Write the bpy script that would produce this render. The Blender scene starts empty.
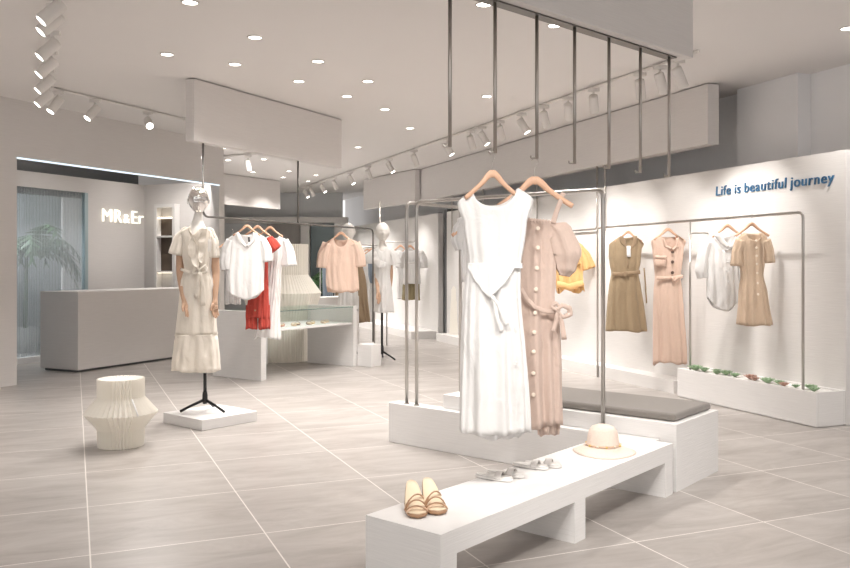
import bpy, math, random
from mathutils import Vector, Matrix
random.seed(7)
PI = math.pi; sin, cos = math.sin, math.cos
S = bpy.context.scene; COL = S.collection
CAMZ, F, CX, HY = 1.3, 830.0, 425.0, 266.0
CEIL = 3.12
def R(d): return math.radians(d)
def P(px, py, z):                     # point of the horizontal plane z seen at a pixel
    Y = F*(CAMZ-z)/(py-HY); return Vector(((px-CX)/F*Y, Y, z))
def Q(px, py, Y):                     # point at depth Y seen at a pixel
    return Vector(((px-CX)/F*Y, Y, CAMZ-(py-HY)/F*Y))

# ------------------------------------------------------------------ materials
def new_mat(name):
    m = bpy.data.materials.new(name); m.use_nodes = True
    nt = m.node_tree; b = nt.nodes['Principled BSDF']; return m, nt, b
def nd(nt, t, **kw):
    n = nt.nodes.new(t)
    for k, v in kw.items(): setattr(n, k, v)
    return n
def simple(name, col, rough=.5, metal=0, noise=0, scale=40, bump=0, stretch=(1,1,1), sheen=0, trans=0, coat=0):
    m, nt, b = new_mat(name)
    b.inputs['Base Color'].default_value = (*col, 1)
    b.inputs['Roughness'].default_value = rough
    b.inputs['Metallic'].default_value = metal
    if coat: b.inputs['Coat Weight'].default_value = coat
    if sheen:
        b.inputs['Sheen Weight'].default_value = sheen
    if noise or bump:
        tc = nd(nt, 'ShaderNodeTexCoord'); mp = nd(nt, 'ShaderNodeMapping')
        mp.inputs['Scale'].default_value = stretch
        nt.links.new(tc.outputs['Object'], mp.inputs['Vector'])
        n = nd(nt, 'ShaderNodeTexNoise'); n.inputs['Scale'].default_value = scale; n.inputs['Detail'].default_value = 4
        nt.links.new(mp.outputs[0], n.inputs['Vector'])
        if noise:
            mx = nd(nt, 'ShaderNodeMix', data_type='RGBA')
            mx.inputs[6].default_value = (*[c*(1-noise) for c in col], 1)
            mx.inputs[7].default_value = (*[min(1, c*(1+noise)) for c in col], 1)
            nt.links.new(n.outputs['Fac'], mx.inputs[0]); nt.links.new(mx.outputs[2], b.inputs['Base Color'])
        if bump:
            bp = nd(nt, 'ShaderNodeBump'); bp.inputs['Strength'].default_value = bump; bp.inputs['Distance'].default_value = .01
            nt.links.new(n.outputs['Fac'], bp.inputs['Height']); nt.links.new(bp.outputs[0], b.inputs['Normal'])
    if trans:                          # thin cloth: part of the light goes through
        tr = nd(nt, 'ShaderNodeBsdfTranslucent'); tr.inputs['Color'].default_value = (*col, 1)
        ms = nd(nt, 'ShaderNodeMixShader'); ms.inputs[0].default_value = trans
        out = nt.nodes['Material Output']
        nt.links.new(b.outputs[0], ms.inputs[1]); nt.links.new(tr.outputs[0], ms.inputs[2]); nt.links.new(ms.outputs[0], out.inputs['Surface'])
    return m
def glow(name, col, e):
    m, nt, b = new_mat(name)
    b.inputs['Base Color'].default_value = (*col, 1)
    b.inputs['Emission Color'].default_value = (*col, 1); b.inputs['Emission Strength'].default_value = e
    return m
def linen(name, col):                 # fine horizontal combed plaster
    return simple(name, col, .75, noise=.07, scale=20, bump=.15, stretch=(.3, .3, 9))
M = {}
M['wall'] = linen('combed_grey_plaster', (.67, .64, .62))
M['panel'] = linen('combed_pale_plaster', (.74, .72, .70))
M['beam'] = linen('combed_warm_plaster', (.70, .67, .65))
M['white'] = linen('combed_white_plaster', (.80, .785, .77))
M['upper'] = simple('cool_grey_paint', (.84, .835, .84), .85, noise=.02, scale=4)
M['ceiling'] = simple('ceiling_paint', (.78, .75, .73), .9, noise=.01, scale=3)
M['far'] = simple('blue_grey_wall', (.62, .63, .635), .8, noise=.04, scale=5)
M['dark'] = simple('dark_grey_panel', (.12, .125, .13), .35, noise=.05, scale=5)
M['brown'] = simple('grey_brown_panel', (.34, .315, .295), .6, noise=.15, scale=6, stretch=(12, 12, .2))
M['nickel'] = simple('brushed_nickel', (.50, .475, .45), .28, 1, noise=.05, scale=60)
M['bronze'] = simple('dark_nickel', (.42, .39, .36), .35, 1, noise=.05, scale=60)
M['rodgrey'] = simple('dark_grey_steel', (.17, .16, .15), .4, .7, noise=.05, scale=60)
M['steel'] = simple('polished_steel', (.72, .70, .68), .15, 1, noise=.03, scale=60)
M['chrome'] = simple('mirror_chrome', (.85, .83, .81), .04, 1, noise=.03, scale=12)
M['black'] = simple('black_metal', (.012, .012, .013), .4, .2, noise=.1, scale=50)
M['wood'] = simple('pale_beech', (.68, .42, .28), .45, noise=.12, scale=14, stretch=(3, 3, .6), bump=.05)
M['tan'] = simple('carved_tan_wood', (.60, .39, .27), .5, noise=.1, scale=9, stretch=(2, 2, .5), bump=.05)
M['skinwhite'] = simple('matt_white_shell', (.80, .77, .73), .5, noise=.02, scale=20)
M['paper'] = simple('cream_pleated_paper', (.94, .91, .85), .8, noise=.03, scale=20, trans=.3)
M['paper2'] = simple('beige_pleated_paper', (.93, .89, .81), .8, noise=.02, scale=20, trans=.15)
M['gold'] = simple('gold_clip', (.85, .66, .25), .3, .9, noise=.05, scale=20)
def cloth(name, col, n=.05, tr=.18):
    m = simple(name, col, .85, noise=n, scale=60, sheen=.2, trans=tr); nt = m.node_tree; b = nt.nodes['Principled BSDF']
    tc = nd(nt, 'ShaderNodeTexCoord'); mp = nd(nt, 'ShaderNodeMapping'); mp.inputs['Scale'].default_value = (1, 1, .4); nt.links.new(tc.outputs['Object'], mp.inputs['Vector'])
    n1 = nd(nt, 'ShaderNodeTexNoise'); n1.inputs['Scale'].default_value = 13; n1.inputs['Detail'].default_value = 5; n1.inputs['Distortion'].default_value = 1.2; nt.links.new(mp.outputs[0], n1.inputs['Vector'])
    bp = nd(nt, 'ShaderNodeBump'); bp.inputs['Strength'].default_value = .5; bp.inputs['Distance'].default_value = .03
    nt.links.new(n1.outputs['Fac'], bp.inputs['Height']); nt.links.new(bp.outputs[0], b.inputs['Normal'])
    return m
M['c_white'] = cloth('white_cotton', (.90, .89, .875), .02)
M['c_sheer'] = cloth('sheer_white_cotton', (.90, .89, .88), .02, .35)
M['c_cream'] = cloth('cream_chiffon', (.93, .87, .78), .04, .2)
M['c_pink'] = cloth('dusty_pink_linen', (.70, .55, .47), .07)
M['c_blush'] = cloth('blush_twill', (.78, .585, .475), .04)
M['c_khaki'] = cloth('khaki_twill', (.43, .325, .205), .08)
M['c_khaki2'] = cloth('brown_khaki_twill', (.40, .29, .185), .08)
M['c_beige'] = cloth('beige_linen', (.68, .52, .38), .05)
M['c_peach'] = cloth('peach_georgette', (.90, .70, .58), .04, .25)
M['c_red'] = cloth('brick_red_suede', (.50, .06, .04), .15)
M['c_orange'] = cloth('apricot_satin', (.86, .55, .24), .1)
M['c_denim'] = cloth('blue_grey_denim', (.30, .36, .44), .15)
M['c_olive'] = cloth('olive_gold_satin', (.36, .30, .17), .15)
M['c_taupe'] = simple('taupe_upholstery', (.225, .205, .185), .75, noise=.08, scale=150, bump=.2, sheen=.2)
M['button'] = simple('pearl_button', (.86, .74, .62), .3, noise=.04, scale=20)
M['buttond'] = simple('dark_horn_button', (.10, .06, .045), .3, noise=.1, scale=20)
M['tagw'] = simple('white_card', (.9, .9, .9), .6, noise=.02, scale=20)
M['tagd'] = simple('dark_label', (.05, .045, .045), .6, noise=.05, scale=20)
M['straw'] = simple('pink_straw', (.90, .75, .65), .8, noise=.06, scale=90, bump=.6, stretch=(1, 1, 3))
M['shoe'] = simple('nude_leather', (.76, .54, .38), .35, noise=.05, scale=30)
M['shoesole'] = simple('cream_insole', (.84, .69, .50), .5, noise=.05, scale=30)
M['shoestrap'] = simple('caramel_leather', (.40, .23, .13), .35, noise=.08, scale=30)
M['slide'] = simple('white_rubber', (.86, .84, .81), .4, noise=.02, scale=30)
M['slideg'] = simple('pale_grey_strap', (.72, .69, .66), .5, noise=.05, scale=30)
M['leaf'] = simple('succulent_green', (.30, .42, .26), .5, noise=.25, scale=14)
M['leafred'] = simple('succulent_red', (.45, .27, .21), .5, noise=.25, scale=14)
M['palm'] = simple('palm_green', (.06, .13, .05), .5, noise=.3, scale=8)
M['soil'] = simple('white_gravel', (.82, .80, .77), .9, noise=.12, scale=80, bump=.8)
M['lens'] = glow('lamp_lens', (1, .95, .88), 9)
M['lensdim'] = glow('lamp_lens_soft', (1, .94, .87), 5)
M['led'] = glow('cool_led_strip', (.72, .88, 1), 1.15)
M['ledwarm'] = glow('warm_led_strip', (1, .90, .72), 1.7)
M['logo'] = glow('lit_logo_letters', (1, .96, .84), 1.0)
M['lampwhite'] = simple('white_lamp_enamel', (.72, .69, .66), .4, noise=.02, scale=30)
M['blue'] = simple('blue_letters', (.035, .13, .25), .4, noise=.03, scale=30)
M['cabwood'] = simple('dark_walnut_back', (.10, .07, .05), .6, noise=.2, scale=7, stretch=(9, 9, .4))
def glass_mat(name, tint, fac, rough=.03, diff=None):
    m, nt, b = new_mat(name); nt.nodes.remove(b); out = nt.nodes['Material Output']
    t = nd(nt, 'ShaderNodeBsdfTransparent'); t.inputs[0].default_value = (*tint, 1)
    g = nd(nt, 'ShaderNodeBsdfGlossy'); g.inputs['Roughness'].default_value = rough
    a = nd(nt, 'ShaderNodeMixShader'); a.inputs[0].default_value = fac
    nt.links.new(t.outputs[0], a.inputs[1]); nt.links.new(g.outputs[0], a.inputs[2]); last = a
    if diff:
        d = nd(nt, 'ShaderNodeBsdfDiffuse'); d.inputs[0].default_value = (*diff[0], 1)
        l = nd(nt, 'ShaderNodeBsdfTranslucent'); l.inputs[0].default_value = (*diff[0], 1)
        dl = nd(nt, 'ShaderNodeMixShader'); dl.inputs[0].default_value = .6
        nt.links.new(d.outputs[0], dl.inputs[1]); nt.links.new(l.outputs[0], dl.inputs[2])
        w = nd(nt, 'ShaderNodeTexWave'); w.inputs['Scale'].default_value = 14; w.bands_direction = 'X'
        tc = nd(nt, 'ShaderNodeTexCoord'); nt.links.new(tc.outputs['Object'], w.inputs['Vector'])
        mr = nd(nt, 'ShaderNodeMapRange'); mr.inputs[3].default_value = diff[1]-.03; mr.inputs[4].default_value = diff[1]+.03
        nt.links.new(w.outputs['Fac'], mr.inputs[0])
        c = nd(nt, 'ShaderNodeMixShader'); nt.links.new(mr.outputs[0], c.inputs[0])
        nt.links.new(a.outputs[0], c.inputs[1]); nt.links.new(dl.outputs[0], c.inputs[2]); last = c
    nt.links.new(last.outputs[0], out.inputs['Surface']); return m
M['glass'] = glass_mat('clear_glass', (.965, .99, .98), .05)
M['glassedge'] = glass_mat('green_glass_edge', (.35, .62, .58), .3)
M['frost'] = glass_mat('ribbed_frosted_glass', (.93, .95, .96), .04, .3, ((.74, .76, .77), .24))
M['mirror'] = simple('dark_tinted_glass', (.10, .125, .125), .18, .3, noise=.06, scale=3)

def floor_mat():
    m, nt, b = new_mat('large_stone_tiles')
    L = nt.links.new
    tc = nd(nt, 'ShaderNodeTexCoord'); mp = nd(nt, 'ShaderNodeMapping'); mp.vector_type = 'TEXTURE'
    th = R(22.9); mp.inputs['Rotation'].default_value = (0, 0, th)
    L(tc.outputs['Object'], mp.inputs['Vector'])
    sp = nd(nt, 'ShaderNodeSeparateXYZ'); L(mp.outputs[0], sp.inputs[0])
    def line(out, off, size):
        a = nd(nt, 'ShaderNodeMath', operation='SUBTRACT'); a.inputs[1].default_value = off; L(out, a.inputs[0])
        d = nd(nt, 'ShaderNodeMath', operation='DIVIDE'); d.inputs[1].default_value = size; L(a.outputs[0], d.inputs[0])
        fl = nd(nt, 'ShaderNodeMath', operation='FLOOR'); L(d.outputs[0], fl.inputs[0])
        fr = nd(nt, 'ShaderNodeMath', operation='FRACT'); L(d.outputs[0], fr.inputs[0])
        s = nd(nt, 'ShaderNodeMath', operation='SUBTRACT'); s.inputs[1].default_value = .5; L(fr.outputs[0], s.inputs[0])
        ab = nd(nt, 'ShaderNodeMath', operation='ABSOLUTE'); L(s.outputs[0], ab.inputs[0])
        g = nd(nt, 'ShaderNodeMath', operation='GREATER_THAN'); g.inputs[1].default_value = .5-.0034/size; L(ab.outputs[0], g.inputs[0])
        return g.outputs[0], fl.outputs[0]
    gx, fx = line(sp.outputs[0], .065, .79); gy, fy = line(sp.outputs[1], 3.215-.81*20, .81)
    gr = nd(nt, 'ShaderNodeMath', operation='MAXIMUM'); L(gx, gr.inputs[0]); L(gy, gr.inputs[1])
    cv = nd(nt, 'ShaderNodeCombineXYZ'); L(fx, cv.inputs[0]); L(fy, cv.inputs[1])
    wn = nd(nt, 'ShaderNodeTexWhiteNoise'); L(cv.outputs[0], wn.inputs[0])
    ad = nd(nt, 'ShaderNodeVectorMath', operation='MULTIPLY_ADD'); L(wn.outputs['Color'], ad.inputs[0]); ad.inputs[1].default_value = (9, 9, 9); L(mp.outputs[0], ad.inputs[2])
    m2 = nd(nt, 'ShaderNodeMapping'); m2.inputs['Scale'].default_value = (1.0, 3.4, 1); m2.inputs['Rotation'].default_value = (0, 0, .12); L(ad.outputs[0], m2.inputs['Vector'])
    n1 = nd(nt, 'ShaderNodeTexNoise'); n1.inputs['Scale'].default_value = 1.7; n1.inputs['Detail'].default_value = 7; n1.inputs['Roughness'].default_value = .7; n1.inputs['Distortion'].default_value = .7; L(m2.outputs[0], n1.inputs['Vector'])
    n2 = nd(nt, 'ShaderNodeTexNoise'); n2.inputs['Scale'].default_value = 1.1; n2.inputs['Detail'].default_value = 3; L(mp.outputs[0], n2.inputs['Vector'])
    cr = nd(nt, 'ShaderNodeValToRGB'); e = cr.color_ramp.elements
    e[0].position = .28; e[0].color = (.36, .325, .30, 1); e[1].position = .72; e[1].color = (.54, .505, .478, 1); L(n1.outputs['Fac'], cr.inputs[0])
    mx = nd(nt, 'ShaderNodeMix', data_type='RGBA', blend_type='MULTIPLY'); mx.inputs[0].default_value = .25
    L(cr.outputs[0], mx.inputs[6]); L(n2.outputs['Fac'], mx.inputs[7])
    m3 = nd(nt, 'ShaderNodeMix', data_type='RGBA'); L(gr.outputs[0], m3.inputs[0]); L(mx.outputs[2], m3.inputs[6]); m3.inputs[7].default_value = (.76, .72, .68, 1)
    L(m3.outputs[2], b.inputs['Base Color'])
    mr = nd(nt, 'ShaderNodeMapRange'); L(n1.outputs['Fac'], mr.inputs[0]); mr.inputs[3].default_value = .42; mr.inputs[4].default_value = .28; L(mr.outputs[0], b.inputs['Roughness'])
    b.inputs['Specular IOR Level'].default_value = .45
    return m
M['floor'] = floor_mat()

# ------------------------------------------------------------------ mesh builder
class MB:
    def __init__(s): s.v = []; s.f = []
    def add(s, vs, fs):
        k = len(s.v); s.v += [Vector(v) for v in vs]; s.f += [tuple(i+k for i in f) for f in fs]; return s
    def box(s, x0, x1, y0, y1, z0, z1, T=None):
        vs = [Vector((x, y, z)) for z in (z0, z1) for (x, y) in ((x0, y0), (x1, y0), (x1, y1), (x0, y1))]
        if T: vs = [T(v) for v in vs]
        return s.add(vs, [(3, 2, 1, 0), (4, 5, 6, 7), (0, 1, 5, 4), (1, 2, 6, 5), (2, 3, 7, 6), (3, 0, 4, 7)])
    def grid(s, rows, closed=False, cap0=False, cap1=False):
        n = len(rows[0]); k = len(s.v)
        for r in rows: s.v += [Vector(p) for p in r]
        for i in range(len(rows)-1):
            for j in range(n if closed else n-1):
                a = k+i*n+j; b = k+i*n+(j+1) % n; s.f.append((a, b, b+n, a+n))
        if cap0: s.f.append(tuple(k+j for j in range(n))[::-1])
        if cap1: s.f.append(tuple(k+(len(rows)-1)*n+j for j in range(n)))
        return s
    def tube(s, path, rad, seg=10, caps=True, flat=None):
        path = [Vector(p) for p in path]; n = len(path)
        rr = rad if isinstance(rad, (list, tuple)) else [rad]*n
        rows = []; up = None
        for i, p in enumerate(path):
            t = (path[min(i+1, n-1)]-path[max(i-1, 0)]).normalized()
            if up is None:
                up = Vector((0, -1, 0)) if abs(t.y) < .9 else Vector((0, 0, 1))
            a = (up - t*up.dot(t)); a.normalize(); up = a; b = t.cross(a)
            r = rr[i]; ra, rb = (r if isinstance(r, (tuple, list)) else (r, r))
            rows.append([p + a*ra*cos(2*PI*j/seg) + b*rb*sin(2*PI*j/seg) for j in range(seg)])
        return s.grid(rows, True, caps, caps)
    def lathe(s, prof, c=(0, 0, 0), seg=32, mod=None, cap0=True, cap1=True):
        rows = []
        for (r, z) in prof:
            rows.append([(c[0]+(r*(mod(j/seg, z) if mod else 1))*cos(2*PI*j/seg), c[1]+(r*(mod(j/seg, z) if mod else 1))*sin(2*PI*j/seg), c[2]+z) for j in range(seg)])
        return s.grid(rows, True, cap0, cap1)
    def build(s, name, mat, parent=None, smooth=False, bevel=0, solid=0, sub=0):
        off = Vector((0, 0, 0))
        if parent is not None and parent.get('_w'): off = Vector(parent['_w'])
        me = bpy.data.meshes.new(name); me.from_pydata([tuple(v-off) for v in s.v], [], s.f); me.update()
        import bmesh
        bm = bmesh.new(); bm.from_mesh(me); bmesh.ops.recalc_face_normals(bm, faces=bm.faces); bm.to_mesh(me); bm.free()
        me.materials.append(mat)
        if smooth: me.polygons.foreach_set('use_smooth', [True]*len(me.polygons))
        o = bpy.data.objects.new(name, me); COL.objects.link(o)
        if parent is not None:
            o.parent = parent
            if off.length: o['_w'] = tuple(off)
        if bevel:
            b = o.modifiers.new('bevel', 'BEVEL'); b.width = bevel; b.segments = 2; b.limit_method = 'ANGLE'
        if solid:
            d = o.modifiers.new('solid', 'SOLIDIFY'); d.thickness = solid; d.offset = -1
        if sub:
            d = o.modifiers.new('sub', 'SUBSURF'); d.levels = sub; d.render_levels = sub
        return o
def tag(o, label=None, cat=None, group=None, kind=None):
    if label: o['label'] = label
    if cat: o['category'] = cat
    if group: o['group'] = group
    if kind: o['kind'] = kind
    return o
def empty(name, loc, label, cat, group=None, rz=0, world=False):
    o = bpy.data.objects.new(name, None); COL.objects.link(o); o.location = loc; o.rotation_euler = (0, 0, rz)
    o.empty_display_size = .05
    if world: o['_w'] = tuple(loc)
    return tag(o, label, cat, group)
def struct(name, mb, mat, **k): return tag(mb.build(name, mat, **k), kind='structure')
def dup(o, parent=None):
    c = o.copy(); COL.objects.link(c); c.parent = parent
    if parent is not None: c.matrix_parent_inverse = o.matrix_parent_inverse.copy()
    for ch in list(o.children): dup(ch, c)
    return c
class Fr:                              # a turned frame: x runs along angle th (from straight ahead to the right), y to its left
    def __init__(s, ox, oy, th): s.o = Vector((ox, oy, 0)); s.th = th; s.ex = Vector((sin(R(th)), cos(R(th)), 0)); s.ey = Vector((-cos(R(th)), sin(R(th)), 0)); s.rz = R(90-th)
    def __call__(s, v): return s.o+s.ex*v[0]+s.ey*v[1]+Vector((0, 0, v[2]))
def fillet(pts, r, n=6):
    pts = [Vector(p) for p in pts]; out = [pts[0]]
    for i in range(1, len(pts)-1):
        a = (pts[i-1]-pts[i]).normalized(); b = (pts[i+1]-pts[i]).normalized()
        p0 = pts[i]+a*r; p1 = pts[i]+b*r
        for k in range(n+1):
            t = k/n; out.append((1-t)**2*p0+2*t*(1-t)*pts[i]+t*t*p1)
    out.append(pts[-1]); return out
def ss(t): return t*t*(3-2*t)

# ------------------------------------------------------------------ setting
struct('floor', MB().box(-10, 8, -2.5, 23, -.05, 0), M['floor'])
struct('ceiling', MB().box(-10, 8, -2.5, 23, CEIL, CEIL+.05), M['ceiling'])
FL = Fr(-4.46, 9.07, 25.2)             # the reception front wall
mb = MB(); mb.box(-12, 0, 0, .16, 0, CEIL, FL); mb.box(0, 3.40, 0, .16, 2.49, CEIL, FL); mb.box(3.40, 3.50, 0, .16, 0, CEIL, FL)
struct('wall_left', mb, M['wall'])
struct('wall_reception_back', MB().box(2.50, 3.80, 1.65, 1.73, 0, 2.57, FL).box(-1.0, 2.50, 1.65, 1.73, 2.36, 2.57, FL), M['wall'])
struct('wall_reception_end', MB().box(-.9, 0, 0, .08, 0, CEIL, Fr(*FL((3.46, .16, 0)).xy, 25.2)) if False else MB().box(3.62, 3.72, .16, 1.65, 0, 2.57, FL), M['wall'])
struct('trim_1', MB().box(-.4, 3.8, 1.95, 2.03, 2.3, CEIL, FL), M['dark'])
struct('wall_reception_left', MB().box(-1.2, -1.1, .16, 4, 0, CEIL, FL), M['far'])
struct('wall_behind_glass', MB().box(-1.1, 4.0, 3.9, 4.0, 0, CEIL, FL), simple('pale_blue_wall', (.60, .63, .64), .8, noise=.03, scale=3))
struct('window_1', MB().box(.2, 2.44, 1.67, 1.69, .08, 2.36, FL), M['frost'])
struct('trim_2', MB().box(2.44, 2.495, 1.64, 1.72, .08, 2.355, FL), simple('pale_teal_metal', (.38, .47, .50), .3, .3, noise=.03, scale=3))
struct('trim_3', MB().box(-1.1, 2.5, 1.60, 1.76, 0, .08, FL), M['white'])
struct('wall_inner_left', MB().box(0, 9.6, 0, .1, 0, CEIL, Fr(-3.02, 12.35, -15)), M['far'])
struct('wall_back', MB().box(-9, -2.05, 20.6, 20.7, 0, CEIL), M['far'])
FRW = Fr(3.43, 6.765, -21.4)           # right display wall; x runs away from the camera, y to the left: wall body is y<0
struct('wall_right', MB().box(-9, 17, -.72, -.62, 0, CEIL, FRW), M['upper'])
struct('trim_4', MB().box(.95, 1.75, -.62, -.46, 0, CEIL, FRW), M['upper'])
struct('wall_display_right', MB().box(0, 8.35, -.10, 0, 0, 2.25, FRW), M['panel'])
struct('wall_display_far', MB().box(8.75, 15.2, -.10, 0, 0, 2.25, FRW), M['panel'])
struct('trim_5', MB().box(8.38, 8.50, -.3, -.02, 0, 2.3, FRW), M['dark'])
struct('trim_6', MB().box(1.9, 8.3, 0, .22, 0, .13, FRW), M['panel'])
struct('trim_7', MB().box(8.8, 15, 0, .5, 0, .13, FRW), M['panel'])
# far back: cornice, pilaster, doors
struct('trim_8', MB().box(-5.3, -1.9, 20.35, 20.6, 2.36, 2.50), M['beam'])
struct('trim_9', MB().box(-3.06, -2.84, 20.4, 20.6, 0, 2.36), M['beam'])
struct('door_1', MB().box(-3.9, -3.08, 20.5, 20.6, 0, 2.34), M['brown'])
struct('window_2', MB().box(-2.82, -2.25, 20.5, 20.6, 0, 2.34), M['mirror'])
struct('trim_10', MB().box(-2.23, -1.9, 20.4, 20.6, 0, 2.36), M['panel'])

# ceiling panels hung below the ceiling
def beam(fr, x0, x1, y0, y1, label, z0=2.51, mat='beam'):
    o = MB().box(x0, x1, y0, y1, z0, CEIL-.012, fr).build('hanging_ceiling_panel', M[mat], bevel=.004)
    tag(o, label, 'ceiling panel'); return o
FB = Fr(.32, 3.79, 47.6)
BB = beam(FB, -.5, 1.62, -.068, .045, 'large plastered ceiling panel above the foreground white dress, carrying a row of rods')
MB().box(-.45, 1.52, -.02, .040, 2.502, 2.5095, FB).build('underside_shade', M['rodgrey'], BB)  # dark strip put in for the shade on the panel's underside
a = Vector((-2.226, 8.0)); b = Vector((-1.032, 10.28)); th = math.degrees(math.atan2(b.x-a.x, b.y-a.y))
FBL = Fr(a.x, a.y, th)
beam(FBL, 0, (b-a).length, 0, .11, 'grey plastered ceiling panel above the chrome-headed mannequin')
a = P(222, 173.5, CEIL); b = P(277, 181, CEIL)
FBS = Fr(a.x-.3, a.y-.7, math.degrees(math.atan2(b.x-a.x, b.y-a.y)))
beam(FBS, 0, (b-a).xy.length+.76, 0, .1, 'small pale ceiling panel far off behind the blouse rail')
FBR = Fr(2.80, 8.22, -21.4)
beam(FBR, 0, 8.2, -.14, .0, 'long pale ceiling panel running along the right-hand display wall')
a = P(417.4, 168.7, CEIL); b = P(365.6, 179.5, CEIL)
beam(Fr(a.x, a.y, math.degrees(math.atan2(b.x-a.x, b.y-a.y))), 0, (b-a).xy.length, -.05, .05, 'short pale ceiling panel above the hanging rail of the white tee', 2.49)

# LED line under the reception lintel
tag(MB().box(.0, 3.40, -.006, .02, 2.476, 2.489, FL).build('led_strip', M['led']), 'thin cool white light line along the lintel of the reception opening', 'light strip')

# ------------------------------------------------------------------ reception
r = empty('reception_counter', FL((1.03, .22, 0)), 'long plain grey reception counter below the lit logo', 'counter', world=True)
MB().box(1.03, 3.30, .22, .87, .03, .985, FL).build('body', M['wall'], r, bevel=.004)
MB().box(1.07, 3.28, .26, .83, 0, .03, FL).build('plinth', M['dark'], r)
LSQ = 1.035
def text_mesh(name, s, size, ext, mat, origin, xdir, parent=None, squeeze=1, shear=0, spacing=1, bold=0):
    cu = bpy.data.curves.new(name, 'FONT'); cu.body = s; cu.size = size; cu.extrude = ext; cu.shear = shear; cu.space_character = spacing; cu.offset = bold
    t = bpy.data.objects.new(name+'_c', cu); COL.objects.link(t)
    dg = bpy.context.evaluated_depsgraph_get(); me = bpy.data.meshes.new_from_object(t.evaluated_get(dg))
    bpy.data.objects.remove(t); me.name = name; me.materials.clear(); me.materials.append(mat)
    xd = Vector(xdir).normalized(); zd = Vector((0, 0, 1)); nrm = xd.cross(zd)
    w = max(v.co.x for v in me.vertices)
    for v in me.vertices:
        v.co = xd*v.co.x*squeeze+zd*v.co.y+nrm*v.co.z
    o = bpy.data.objects.new(name, me); COL.objects.link(o); o.location = origin
    if parent: o.parent = parent; o.location = Vector(origin)-parent.location
    return o, w*squeeze
lg = empty('logo_sign', FL((2.72, 1.64, 1.955)), 'backlit white logo letters reading MR&Er on the reception wall', 'sign')
p0 = FL((2.727, 1.625, 1.955)); ex = FL.ex
x = 0
for ch, sz, dz in (('MR', .285, 0), ('&', .205, 0), ('Er', .285, 0)):
    o, w = text_mesh('letters', ch, sz, .012, M['logo'], p0+ex*x, ex, lg, 1.0, spacing=1.08, bold=-.003); x += w+.03
o = None
wl = empty('wall_lettering', FRW((1.53, .008, 1.992)), 'blue slanted lettering reading Life is beautiful journey on the display wall', 'lettering')
x = 0
for wd in ('Life', 'is', 'beautiful', 'journey'):
    o, w = text_mesh('word', wd, .132, .006, M['blue'], FRW((1.53, .008, 1.992))-FRW.ex*x, -FRW.ex, wl, LSQ, shear=.06, spacing=1.1); x += w+.045
# lit shelf cabinet in the reception side wall
cb = empty('shelf_cabinet', FL((3.61, 1.13, 0)), 'tall lit wall cabinet with dark back beside the reception logo', 'cabinet', world=True)
y0, y1 = .98, 1.29
mb = MB(); mb.box(3.50, 3.615, y0-.05, y0, .95, 2.2, FL); mb.box(3.50, 3.615, y1, y1+.05, .95, 2.2, FL); mb.box(3.50, 3.615, y0-.05, y1+.05, 2.2, 2.25, FL); mb.box(3.50, 3.615, y0-.05, y1+.05, .9, .95, FL)
mb.build('frame', M['panel'], cb)
MB().box(3.60, 3.614, y0, y1, 1.19, 2.05, FL).build('back_panel', M['cabwood'], cb)
for z in (1.20, 1.74): MB().box(3.51, 3.60, y0, y1, z, z+.025, FL).build('shelf', M['panel'], cb)
for z in (1.19, 2.03): MB().box(3.52, 3.60, y0+.01, y1-.01, z, z+.022, FL).build('light_strip', M['ledwarm'], cb)

# palms seen through glass
def palm(loc, h, label, n=16, seed=1, name='palm_plant'):
    rnd = random.Random(seed)
    t = empty(name, loc, label, 'plant', world=True); L = Vector(loc)
    MB().lathe([(.16, 0), (.20, .38), (.18, .38), (.17, .34)], L, 20).build('pot', M['white'], t, True)
    MB().tube([L+Vector((0, 0, .3)), L+Vector((.02, 0, h*.45))], .03, 8).build('stem', M['palm'], t, True)
    mb = MB()
    for i in range(n):
        a = 2*PI*i/n+rnd.random()*.4; ln = h*(.44 if h < 3 else .25)*(.7+.5*rnd.random()); up = .3+.9*rnd.random()
        d = Vector((cos(a), sin(a), 0)); path = []
        for k in range(13):
            q = k/12; path.append(L+Vector((0, 0, h*.42))+d*ln*q*.9+Vector((0, 0, ln*(up*q-1.1*q*q*q*.9))))
        for k in range(12):
            p, q2 = path[k], path[k+1]; w = ln*.28*math.sin(PI*min(1, (k+1.2)/13.2))
            side = d.cross(Vector((0, 0, 1)))
            for sgn in (-1, 1):
                tip = p+side*sgn*w+(q2-p)*1.6-Vector((0, 0, w*.35))
                mb.add([p, p+(q2-p)*.95, tip], [(0, 1, 2)])
    mb.build('fronds', M['palm'], t, solid=.002)
    return t
palm(FL((2.42, 2.85, 0)), 3.4, 'green palm seen blurred through the frosted reception glass', 20, 3)
palm((-2.62, 19.3, 0), 2.0, 'dark leafy plant standing before the dark glass at the far back', 14, 5, 'potted_plant')

# ------------------------------------------------------------------ benches
FBn = Fr(.058, 3.117, 40)
def bx(mb, *a): return mb.box(*a, FBn)
r = empty('display_bench', FBn((0, 0, 0)), 'low white display bench in front with sandals and a hat on top', 'bench', world=True)
MB().box(0, 2.106, 0, .39, .195, .29, FBn).build('seat_slab', M['white'], r)
for x0, x1 in ((0, .10), (1.0, 1.10), (2.005, 2.106)):
    MB().box(x0, x1, 0, .39, 0, .195, FBn).build('leg', M['white'], r)
tag(MB().box(2.108, 2.22, .105, 2.197, 0, .29, FBn).build('rail_plinth', M['white'], bevel=.004), 'low narrow white plinth wall carrying the metal clothes rails', 'plinth')
r = empty('cushion_bench', FBn((2.2, 0, 0)), 'white slab bench behind the foreground dresses topped by a taupe cushion', 'bench', world=True)
MB().box(2.172, 2.80, .10, 1.73, .292, .387, FBn).build('seat_slab', M['white'], r)
MB().box(2.157, 2.80, 0, .10, 0, .387, FBn).build('end_panel', M['white'], r)
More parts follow.
